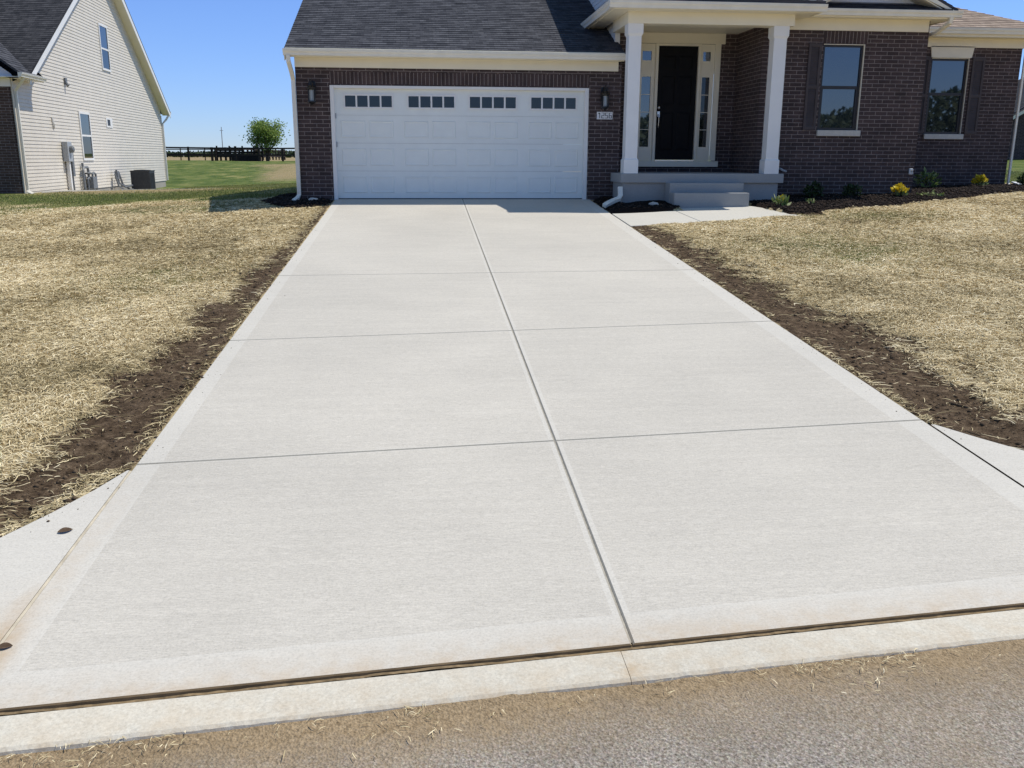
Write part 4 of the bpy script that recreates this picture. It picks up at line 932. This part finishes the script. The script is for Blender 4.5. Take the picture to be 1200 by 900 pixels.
mb = MB(); mb.box(-.16, -.012, -.072, .16, 0, .072); mb.build("plaque", M['digit'], t, bevel=.004)
SEG = dict(a=(-.5,.9,.5,1), b=(.3,0,.5,1), c=(.3,-1,.5,0), d=(-.5,-1,.5,-.82), e=(-.5,-1,-.3,0), f=(-.5,0,-.3,1), g=(-.5,-.09,.5,.09))
DIG = {'1': 'bc', '2': 'abged', '5': 'afgcd', '6': 'afgcde'}
for k, dch in enumerate("1256"):
    mb = MB(); cx = -.114+.076*k
    for i_, sg in enumerate(DIG[dch]):
        a = SEG[sg]; xo = -.012 if dch == '1' else 0
        mb.box(cx+xo+a[0]*.058, -.0150-.0003*i_, (a[1]*.052), cx+xo+a[2]*.058, -.0122, a[3]*.052)
    if dch == '1': mb.box(cx-.012-.002, -.0148, .03, cx+.004, -.0123, .05)
    mb.build("numeral", M['black'], t)
t = thing("hose_tap", "small white hose tap low on the brick bay corner", "tap", (9.20, YW, .58))
mb = MB(); mb.box(-.035, -.05, -.06, .035, -.001, .06); mb.build("tap_cover", M['plastic'], t, bevel=.01)
mb = MB(); mb.tube([(0,-.05,.01),(0,-.09,.0),(0,-.10,-.05)], .014, 8); mb.lathe([(.03,0),(.03,.012)], (0,-.085,.03), 10); mb.build("spout", M['grey'], t)
t = thing("hose_spigot", "small grey spigot sticking out beside the white right column base", "tap", (6.42, YW, .60))
mb = MB(); mb.tube([(0,0,.03),(0,-.08,.02),(.04,-.11,-.01),(.1,-.12,-.03)], .022, 8); mb.build("pipe", M['grey'], t)
def stone(x, y, r, label, name="stone", m_=None):
    bm_ = MB(); n = 0
    for i in range(7):
        for j in range(10):
            ph = math.pi*i/6; th = 2*math.pi*j/10; k = r*(.8+.4*random.random())
            bm_.v.append((k*1.5*math.sin(ph)*math.cos(th), k*math.sin(ph)*math.sin(th), k*.55*math.cos(ph)))
    for i in range(6):
        for j in range(10): bm_.f.append((i*10+j, i*10+(j+1) % 10, (i+1)*10+(j+1) % 10, (i+1)*10+j)); bm_.mi.append(0)
    o = bm_.build(name, m_ or M['stone'], smooth=True); o.location = (x, y, gz1(x, y)+r*.3); tag(o, label, "stone")
stone(-2.92, -.30, .065, "pale stone in the dark soil by the garage corner")
stone(3.55, -1.55, .07, "brown stone lying in the mulch beside the steps")
# downspout outlet pipe by the porch
mb = MB(); gz_ = gz1(3.0, -.6)
mb.rect_tube([(3.02,-.99,.28),(3.02,-1.04,.12),(2.98,-1.10,.06),(2.86,-1.2,.03),(2.72,-1.32,-.02),(2.64,-1.38,-.06)], .045, .035)
tag(mb.build("drain_elbow", M['gutter'], bevel=.006), "curved white drain elbow at the foot of the porch slab", "drain pipe")
mb = MB(); mb.box(0, 0, 0, .34, .2, .03); o = mb.build("splash_block", M['plastic'], bevel=.01); o.location = (12.76, 1.3, gz1(12.9, 1.35)+.0); o.rotation_euler = (.25, .05, .3)
mb2 = MB()
tag(o, "pale splash block under the far corner downspout", "splash block")

# ------------------------------------------------------------------ plants
def leaf_cards(centers, size, tone, aspect=.45, up=.3):
    n = len(centers); d = RNG.normal(0, 1, (n, 3)); d[:, 2] = np.abs(d[:, 2])*up + up*.3; d /= np.linalg.norm(d, axis=1)[:, None]
    r = RNG.normal(0, 1, (n, 3)); s = np.cross(d, r); s /= np.linalg.norm(s, axis=1)[:, None]
    sz = size*RNG.uniform(.6, 1.3, n)
    A = centers; B = centers + d*sz[:, None]*.5 + s*(sz*aspect*.5)[:, None]; Cc = centers + d*sz[:, None]; D = centers + d*sz[:, None]*.5 - s*(sz*aspect*.5)[:, None]
    V = np.stack([A, B, Cc, D], 1).reshape(-1, 3); return V, np.arange(n*4).reshape(n, 4), np.repeat(tone, 4)
def shrub(x, y, w_, h, n, size, m_, label, name="shrub", cat="shrub", flowers=0, flat=False, up=.9):
    z = gz1(x, y); t = thing(name, label, cat, (x, y, z-.01))
    th = RNG.uniform(0, 6.28, n); rr = np.sqrt(RNG.random(n))*w_*.5; zz = RNG.random(n)**.8*h*np.sqrt(np.clip(1-(rr/(w_*.55))**2, 0, 1))*.85
    P = np.stack([rr*np.cos(th), rr*np.sin(th), zz+.01], 1); V, F, T = leaf_cards(P, np.full(n, size), np.clip(RNG.normal(.5, .25, n), 0, 1), .4, up)
    np_mesh("foliage", V, F, m_, dict(tone=T), t)
    mb = MB()
    for k in range(5):
        a = 6.28*k/5; mb.tube([(0,0,-.02),(w_*.18*math.cos(a), w_*.18*math.sin(a), h*.55)], [.008, .004], 5)
    mb.build("stem", M['bark'], t)
    if flowers:
        n = flowers; th = RNG.uniform(0, 6.28, n); rr = np.sqrt(RNG.random(n))*w_*.47; zz = h*(.55+.45*RNG.random(n))*np.sqrt(np.clip(1-(rr/(w_*.6))**2, 0, 1))
        P = np.stack([rr*np.cos(th), rr*np.sin(th), zz], 1); V, F, T = leaf_cards(P, np.full(n, size*1.05), np.clip(RNG.normal(.55, .25, n), 0, 1), .7, .9)
        np_mesh("blossom", V, F, M['yellow'], dict(tone=T), t)
    return t
shrub(5.86, -1.95, .30, .19, 55, .12, M['shrubpale'], "small yellow-green leafy plant at the walkway end of the mulch bed", "young_plant", "plant", 5)
shrub(6.98, -.85, .38, .32, 230, .085, M['shrubdark'], "dark green shrub below the left shutter, nearest the porch")
shrub(7.78, -.85, .36, .28, 190, .08, M['shrubdark'], "dark green shrub directly below the middle window")
shrub(8.72, -.95, .28, .21, 110, .08, M['shrubpale'], "round yellow flowering shrub near the bay corner with the tap", "flowering_shrub", "flowering shrub", 170)
shrub(10.35, .9, .46, .36, 120, .15, M['shrubpale'], "variegated green and cream shrub below the far window", up=.6)
shrub(11.55, .85, .28, .22, 110, .08, M['shrubpale'], "round yellow flowering shrub near the far right wing corner", "flowering_shrub", "flowering shrub", 180)
shrub(12.78, .95, .44, .36, 420, .09, M['shrubdark'], "spiky green shrub at the outer end of the bed by the downspout", up=1.2)
shrub(6.55, -1.75, .16, .11, 26, .07, M['shrubpale'], "tiny pale green seedling on the mulch before the dark shrubs", "seedling", "plant")
shrub(9.35, -1.0, .55, .08, 40, .10, M['shrubpale'], "low sprawling pale plant on the mulch between the yellow shrubs", "sprawling_plant", "plant", up=.15)
def dead_leaf(x, y, s_, rz, label):
    z = SL*y+.004; n = 8; mb = MB(); up_, lo_ = [], []
    for i in range(n+1):
        t = i/n; wv = math.sin(math.pi*t)**.8*.3*s_; c = .12*s_*math.sin(math.pi*t)
        up_.append((t*s_-.5*s_, wv, .03*s_+c)); lo_.append((t*s_-.5*s_, -wv, .02*s_+c*.6))
    for i in range(n):
        mb.face([lo_[i], lo_[i+1], (lo_[i+1][0], 0, .0), (lo_[i][0], 0, .0)]); mb.face([(lo_[i][0], 0, .0), (lo_[i+1][0], 0, .0), up_[i+1], up_[i]])
    o = mb.build("dead_leaf", M['deadleaf']); o.location = (x, y, z); o.rotation_euler = (SL, 0, rz); tag(o, label, "leaf")
dead_leaf(-2.615, -14.06, .072, .5, "curled brown dead leaf on the concrete wing, nearer the straw")
dead_leaf(-2.49, -15.055, .062, .2, "squat brown dead leaf on the driveway edge, nearer the kerb")

# ------------------------------------------------------------------ neighbouring house (local: +y runs back along the lit gable wall, wall at x=0)
NB = thing("siding_house", "pale vinyl sided house with tall steep gable across the lawn on the left", "house", (-12.2598, 9.3765, 0), .0405)
zrf = lambda y: min(3.08+.59*(y-.53), 2.87+.615*(18.03-y))
def ywall(z):
    zt = z+.16
    return max(0.0, .53+(zt-3.08)/.59 if zt > 3.0 else 0.0), min(17.6, 18.03-(zt-2.87)/.615)
mb = MB(); siding_yz(mb, 0, ywall, -.32, 8.1, .105, .016, 1)
mb.face([(0,0,-.32),(0,17.6,-.32),(0,17.6,2.5),(0,9.2,7.7),(0,.6,2.7),(0,0,2.7)])
mb.box(-.02, 17.56, -.35, .03, 17.66, 2.66); mb.box(-.02, -.02, -.3, .03, .05, 2.95)
lab(mb.build("siding_wall", M['siding'], NB), "sunlit cream lap siding gable wall")
mb = MB(); mb.box(-9, .02, -.9, -.012, 17.55, -.325); mb.build("foundation", M['foundation'], NB)
mb = MB(); wall_xz(mb, -9, -.03, -.6, 2.72, -.02, .2); mb.box(-.055, -.02, -.6, -.0, .16, 2.72); mb.build("brick_wall", M['brick2'], NB)
mb = MB(); c1 = math.sqrt(1+.59**2); roof_slope(mb, (-9.5, .45, 3.05), (.36, .45, 3.05), (0, 1, .59), 8.85*c1); c2 = math.sqrt(1+.615**2)
roof_slope(mb, (.36, 18.1, 2.84), (-9.5, 18.1, 2.84), (0, -1, .615), 8.8*c2); lab(mb.build("roof", M['roof_dark'], NB), "dark shingle main roof")
mb = MB(); t_ = .2
mb.prism([(.45,3.0),(9.27,8.2),(9.27,8.2-t_*1.16),(.45,3.0-t_*1.1)], 'x', .335, .358); mb.prism([(9.27,8.2),(18.1,2.79),(18.1,2.79-t_*1.1),(9.27,8.2-t_*1.16)], 'x', .335, .358); mb.build("rake_board", M['white'], NB)
mb = MB(); mb.prism([(.5,2.93),(9.27,8.1),(9.27,8.08),(.5,2.91)], 'x', .001, .334); mb.prism([(9.27,8.1),(18.05,2.70),(18.05,2.68),(9.27,8.08)], 'x', .001, .334); mb.build("soffit", M['trim'], NB)
# front wing with its own gable
mb = MB(); s = .75; cs = math.sqrt(1+s*s)
roof_slope(mb, (.42, -.42, 3.06), (.42, 6.2, 3.06), (-1, 0, s), 3.9*cs, clip=lambda v: (0, .42+max(1.42*(1-v/.12), .56+1.27*v/cs))); lab(mb.build("roof", M['roof'], NB), "grey shingle roof of the front wing")
mb = MB(); siding_xz(mb, -.03, lambda z: (-7.0, .1-max(0, (z-3.0)/s)), 2.95, 6.0); mb.build("gable_wall", M['siding2'], NB)
mb = MB(); mb.box(-9, -.06, 2.70, -.0, -.021, 2.95); mb.box(-9, -.40, 2.93, .36, -.061, 2.955); mb.build("frieze_board", M['white'], NB)
mb = MB(); mb.box(.002, -.40, 2.93, .36, 1.45, 2.955); mb.box(.36, -.42, 2.915, .38, 1.5, 3.07); mb.build("fascia_board", M['white'], NB)
mb = MB(); mb.prism([(.381-(p[0]), p[1]) for p in gutter_prof(3.06, 0, .12, .11)], 'y', -.44, 1.5); mb.build("gutter", M['gutter'], NB)
mb = MB(); mb.rect_tube([(.40,-.2,2.95),(.36,-.15,2.85),(.08,.08,2.62),(.06,.10,2.5),(.06,.10,-.15),(.10,.06,-.22),(.25,-.05,-.27)], .036, .03); lab(mb.build("downspout", M['gutter'], NB), "white downspout at the brick corner")
mb = MB(); mb.rect_tube([(.30,17.95,2.7),(.2,17.85,2.5),(.06,17.66,2.3),(.06,17.66,-.3)], .036, .03); mb.build("downspout", M['white'], NB)
mb = MB(); mb.prism(gutter_prof(2.86, 18.1, .12, .11), 'x', -9.5, .37); mb.v = [(a, 36.2-b_ , c) for a, b_, c in mb.v]; mb.build("gutter", M['gutter'], NB)
def side_window(y0, y1, z0, z1, rail):
    mb = MB(); f = .075
    mb.box(.0, y0, z0, .045, y0+f, z1); mb.box(.0, y1-f, z0, .045, y1, z1); mb.box(.0, y0+f+.0005, z0, .0455, y1-f-.0005, z0+f); mb.box(.0, y0+f+.0005, z1-f, .0455, y1-f-.0005, z1)
    if rail: mb.box(.005, y0+f+.0005, rail-.03, .04, y1-f-.0005, rail+.03)
    o = mb.build("window", M['white'], NB)
    mb = MB(); mb.box(.018, y0+f, (rail or z0+f), .024, y1-f, z1-f); mb.build("pane", M['glass'], o)
    if rail: mb = MB(); mb.box(.018, y0+f, z0+f, .024, y1-f, rail-.031); mb.build("pane", M['glass_dark'], o)
    return o
lab(side_window(5.56, 6.72, .66, 2.30, 1.50), "lower sash window in the gable wall"); lab(side_window(8.92, 9.98, 3.94, 5.60, 4.72), "upper sash window in the gable wall")
mb = MB(); mb.box(0, 8.72, 1.86, .03, 9.5, 2.22); o = mb.build("vent", M['white'], NB); mb = MB(); mb.box(.031, 8.86, 1.93, .034, 9.2, 2.15); mb.build("louvre", M['bronze'], o)
mb = MB(); mb.box(0, 4.45, 3.12, .07, 4.62, 3.30); mb.tube([(.05,4.53,3.15),(.12,4.5,3.05)], .05, 8); mb.build("outdoor_light", M['darkgrey'], NB)
mb = MB(); mb.tube([(.03,2.9,2.0),(.05,2.92,1.8),(.03,3.0,1.65)], .03, 6); mb.build("cable_clip", M['white'], NB)
# utilities on the wall
def local_thing(name, label, cat, x, y, z):
    c, s_ = math.cos(.0405), math.sin(.0405); return thing(name, label, cat, (-12.2598+c*x-s_*y, 9.3765+s_*x+c*y, z), .0405)
t = local_thing("electric_meter", "grey electric meter box with white conduit on the sunlit siding", "meter", .02, 3.52, -.40)
mb = MB(); mb.box(0, 0, 1.03, .18, .42, 1.66); mb.build("meter_box", M['grey'], t, bevel=.012)
mb = MB(); mb.lathe([(.11,0),(.11,.09),(.08,.12),(.001,.125)], (0,0,0), 14); mb.v = [(.18+c, .21+a, 1.42+b_) for a, b_, c in mb.v]; mb.build("meter_dial", M['darkgrey'], t)
mb = MB(); mb.box(.02, .16, -.1, .13, .28, 1.03); mb.build("conduit", M['white'], t, bevel=.02)
mb = MB(); mb.box(0, .44, .55, .14, .62, 1.55); mb.tube([(.06,.55,.6),(.06,.56,.3),(.06,.58,-.1)], .035, 8); mb.build("junction_box", M['darkgrey'], t, bevel=.01)
t = local_thing("gas_meter", "grey gas meter with bent risers beside the electric meter", "meter", .02, 5.0, -.42)
mb = MB(); mb.tube([(.10,.05,-.1),(.10,.05,.75),(.10,.15,.85),(.10,.55,.85),(.10,.62,.75),(.10,.62,.5)], .045, 8); mb.tube([(.14,.35,-.1),(.14,.35,.45),(.14,.5,.5),(.14,.62,.4)], .035, 8); mb.tube([(.06,.2,-.1),(.06,.2,1.0)], .04, 8); mb.tube([(.10,1.05,.45),(.10,1.05,.6),(.10,1.2,.66),(.10,1.4,.6),(.10,1.42,-.1)], .04, 8); mb.build("riser", M['darkgrey'], t)
mb = MB(); mb.box(.02, .62, .12, .24, 1.08, .52); mb.lathe([(.05,0),(.13,.03),(.13,.06),(.05,.09)], (.12,.6,.6), 12); mb.build("meter_body", M['darkgrey'], t, bevel=.03)
t = local_thing("air_conditioner", "dark grey air conditioner unit on a pad by the gable wall", "air conditioner", .48, 9.6, -.60)
mb = MB(); mb.box(-.08, -.08, -.1, .9, .9, .06); mb.build("pad", M['walk'], t)
mb = MB(); mb.box(0, 0, .062, .72, .80, .82)
for k in range(14):
    v = .02+.05*k; mb.box(v, -.012, .1, v+.02, -.001, .76); mb.box(.721, v, .1, .732, v+.02, .76)
mb.build("cabinet", M['ac'], t)
mb = MB(); mb.box(-.015, -.015, .821, .735, .815, .86); mb.lathe([(.32,0),(.32,.02),(.05,.035)], (.36,.40,.861), 20); mb.build("top_grille", M['ac'], t)
mb = MB(); mb.tube([(.05,-.05,.3),(-.1,-.5,.25),(-.25,-.75,.4),(-.3,-.8,.9)], .04, 6); mb.tube([(.08,-.05,.15),(-.05,-.6,.1),(-.22,-.95,.3),(-.3,-1.0,.75)], .035, 6); mb.tube([(.0,-.1,.1),(-.2,-.45,.35),(-.3,-.5,.8)], .035, 6); mb.box(-.33, -.95, .55, -.22, -.72, .85); mb.build("refrigerant_line", M['darkgrey'], t)

# ------------------------------------------------------------------ fences and far things
def fence_run(p0, p1, n, h, label, rails=(.28, .62, .97), post=.075, name="paddock_fence", rh=.07):
    p0, p1 = np.array(p0, float), np.array(p1, float); d = (p1-p0)/n; t = thing(name, label, "fence", (p0[0], p0[1], gz1(*p0)), 0, None); z0 = gz1(*p0)
    u = (p1-p0)/np.linalg.norm(p1-p0); v = np.array([-u[1], u[0]])
    pts = [p0+d*i for i in range(n+1)]; zs = [gz1(*p)-z0 for p in pts]; hs = [h*random.uniform(.96, 1.1) for _ in pts]
    for i, p in enumerate(pts):
        mb = MB(); q = p-p0; mb.tube([(q[0], q[1], zs[i]-.3), (q[0], q[1], zs[i]+hs[i])], post*random.uniform(.85, 1.2), 7); mb.build("post", M['wood'], t)
    for r in rails:
        mb = MB()
        for i in range(n):
            a, b_ = pts[i]-p0, pts[i+1]-p0; za, zb = zs[i]+r*h, zs[i+1]+r*h
            o1 = v*.085; o2 = v*.05
            mb.hexa([(*(a-o1), za-rh), (*(b_-o1), zb-rh), (*(b_-o2), zb-rh), (*(a-o2), za-rh)], [(*(a-o1), za+rh), (*(b_-o1), zb+rh), (*(b_-o2), zb+rh), (*(a-o2), za+rh)])
        mb.build("rail", M['wood'], t)
    return t
fence_run((-40.5, 73.6), (-7.2, 70.4), 15, 1.28, "dark brown post and rail paddock fence along the top of the grass slope", rails=(.45, .93), post=.11)
fence_run((-44, 84), (-21.0, 82), 9, 1.25, "second thinner rail fence seen through the nearer paddock fence", rails=(.4, .9), post=.06, rh=.05)
fence_run((-20.6, 73.5), (-19.0, 108), 18, 1.25, "dark rail fence running away from the paddock towards the horizon", rails=(.35, .92), post=.10, rh=.06)
t = thing("timber_corral", "dark board corral with gaps between its stacked timbers behind the fence", "corral", (-20.5, 73.8, gz1(-20.5, 73.8)))
for k, (xa, xb) in enumerate(((0, 2.4), (2.45, 4.3))):
    mb = MB()
    for r in range(5):
        if k == 1 and r in (1, 3): continue
        mb.box(xa, 0, .35+.19*r, xb, .08, .35+.19*r+.165)
    mb.build("board_panel", M['wood'], t)
mb = MB(); mb.box(1.4, -.3, -.02, 4.1, .5, .42); mb.build("trough", M['wood'], t)
for q in (0, 1.2, 2.42, 3.5, 4.3):
    mb = MB(); mb.box(q-.07, -.1, -.2, q+.07, 0, 1.42); mb.build("post", M['wood'], t)
def tree(x, y, h_trunk, cw, ch, n, size, label, leaf='leaf', name="tree", shape=1.0, parts=7, cz=None):
    z = gz1(x, y) if abs(x) < 1500 else 0; t = thing(name, label, "tree", (x, y, z-.05)); mb = MB()
    mb.tube([(0,0,-.1),(.03*cw*.2,.0,h_trunk*.6),(0,.02,h_trunk+ch*.35)], [cw*.045, cw*.035, cw*.016], 8)
    for k in range(parts):
        a = 6.28*k/parts+.3; b0 = h_trunk*(.75+.5*random.random()); rr = cw*.33
        mb.tube([(0,0,b0),(rr*.45*math.cos(a), rr*.45*math.sin(a), b0+ch*.18),(rr*math.cos(a), rr*math.sin(a), b0+ch*(.3+.3*random.random()))], [cw*.018, cw*.012, cw*.005], 6)
    mb.build("trunk", M['bark'], t)
    # clumps spread through the crown
    nc = 26; cc = RNG.normal(0, 1, (nc, 3)); cc /= np.linalg.norm(cc, axis=1)[:, None]; cc *= (RNG.random(nc)**.45)[:, None]
    cc = cc*np.array([cw*.42, cw*.42, ch*.42]); cc[:, 0] *= 1; cc[:, 2] += h_trunk+ch*.5
    cc[:, :2] *= (1 - .35*np.clip((cc[:, 2:3]-h_trunk)/ch, 0, 1))*shape
    k = RNG.integers(0, nc, n); P = cc[k] + RNG.normal(0, 1, (n, 3))*np.array([cw*.085, cw*.085, ch*.075])
    tone = np.clip(RNG.normal(.5, .2, n) + (RNG.random(nc)[k]-.5)*.5, 0, 1)
    V, F, T = leaf_cards(P, np.full(n, size), tone, .6, .8); np_mesh("crown", V, F, M[leaf], dict(tone=T), t)
    return t
tree(-15.6, 73.0, .85, 4.4, 3.5, 5600, .20, "small bright green tree standing behind the paddock fence")
tree(-62.5, 205, .9, 4.6, 3.9, 1800, .5, "round dark tree on the horizon beyond the fence", 'leafdark')
tree(-69.5, 215, .5, 5.0, 2.6, 1500, .5, "low dark tree on the horizon just behind the pale house", 'leafdark')
tree(-41.0, 215, .3, 1.6, 3.2, 400, .45, "tiny pointed tree on the skyline beside the utility pole", 'leafdark', shape=.6)
tree(48.5, 60, 1.2, 4.5, 4.2, 1400, .4, "tree rising behind the distant brick house", 'leaf')
# far tree line (a wood that reads as one mass) ahead and across the street
def wood(name, n, xf, yf, hf, size, m_):
    x = xf(n); y = yf(n, x); hh = hf(x); z = RNG.random(n)**.9*hh
    base = np.where(np.abs(y) < 400, ZG(x, np.clip(y, -15, 400)), 0)
    P = np.stack([x, y, base+z], 1); V, F, T = leaf_cards(P, np.full(n, size), np.clip(RNG.normal(.45, .25, n), 0, 1), .8, .6); kind(np_mesh(name, V, F, m_, dict(tone=T)), "stuff")
wood("far_tree_line", 14000, lambda n: RNG.uniform(-190, 60, n), lambda n, x: 330+RNG.normal(0, 6, n), lambda x: .3+2.6*fbm(x*.07, x*0+3, 3, 12), 1.0, M['leafdark'])
wood("opposite_tree_line", 60000, lambda n: RNG.uniform(-90, 130, n), lambda n, x: -85+RNG.normal(0, 3, n), lambda x: np.interp(x, [-90, 20, 46, 54, 62, 75, 130], [6, 6, 6.3, 7.6, 9.3, 9, 7])+2.2*(fbm(x*.3, x*0+8, 3, 29)-.5), .7, M['leafhaze'])
t = thing("utility_pole", "thin grey utility pole on the skyline beyond the fence", "utility pole", (-56.5, 250, float(ZG(-56.5, 250))))
mb = MB(); mb.tube([(0,0,-.5),(0,0,8.4)], [.13, .09], 8); mb.build("pole", M['greywood'], t)
mb = MB(); mb.box(-.5, -.04, 7.4, .5, .04, 7.5); mb.build("crossarm", M['greywood'], t)
# distant house on the right
zD = gz1(34, 31); t = thing("distant_house", "dark roofed brick house far back on the grass at the right edge", "house", (31.6, 30.4, zD), -.15)
mb = MB(); wall_xz(mb, 0, 9, -.3, 2.3, 0, .2, [(2, 3.2, .9, 2.0)]); mb.face([(0,.2,-.3),(0,8,-.3),(0,8,2.3),(0,.2,2.3)]); mb.build("wall", M['brick'], t)
mb = MB(); mb.box(2, .08, .9, 3.2, .12, 2.0); mb.build("window", M['glass'], t)
mb = MB(); roof_slope(mb, (-.3, -.4, .75+1.0), (9.3, -.4, 1.75), (0, 1, .02), .3)
mb = MB(); c1 = math.sqrt(1+.62**2); roof_slope(mb, (-.25, 8.4, 2.05), (-.25, -.4, 2.05), (1, 0, .62), 4.75*c1); roof_slope(mb, (9.25, -.4, 2.05), (9.25, 8.4, 2.05), (-1, 0, .62), 4.75*c1); mb.build("roof", M['roof_dark'], t)
mb = MB(); mb.prism([(0,2.3),(9,2.3),(4.5,4.95)], 'y', .01, .15); mb.build("gable_wall", M['shutter'], t)
mb = MB(); mb.prism([(-.25,2.04),(4.5,4.98),(4.5,4.80),(-.1,1.95)], 'y', -.42, -.40); mb.prism([(4.5,4.98),(9.25,2.04),(9.1,1.95),(4.5,4.80)], 'y', -.42, -.40); mb.build("rake_board", M['trim'], t)
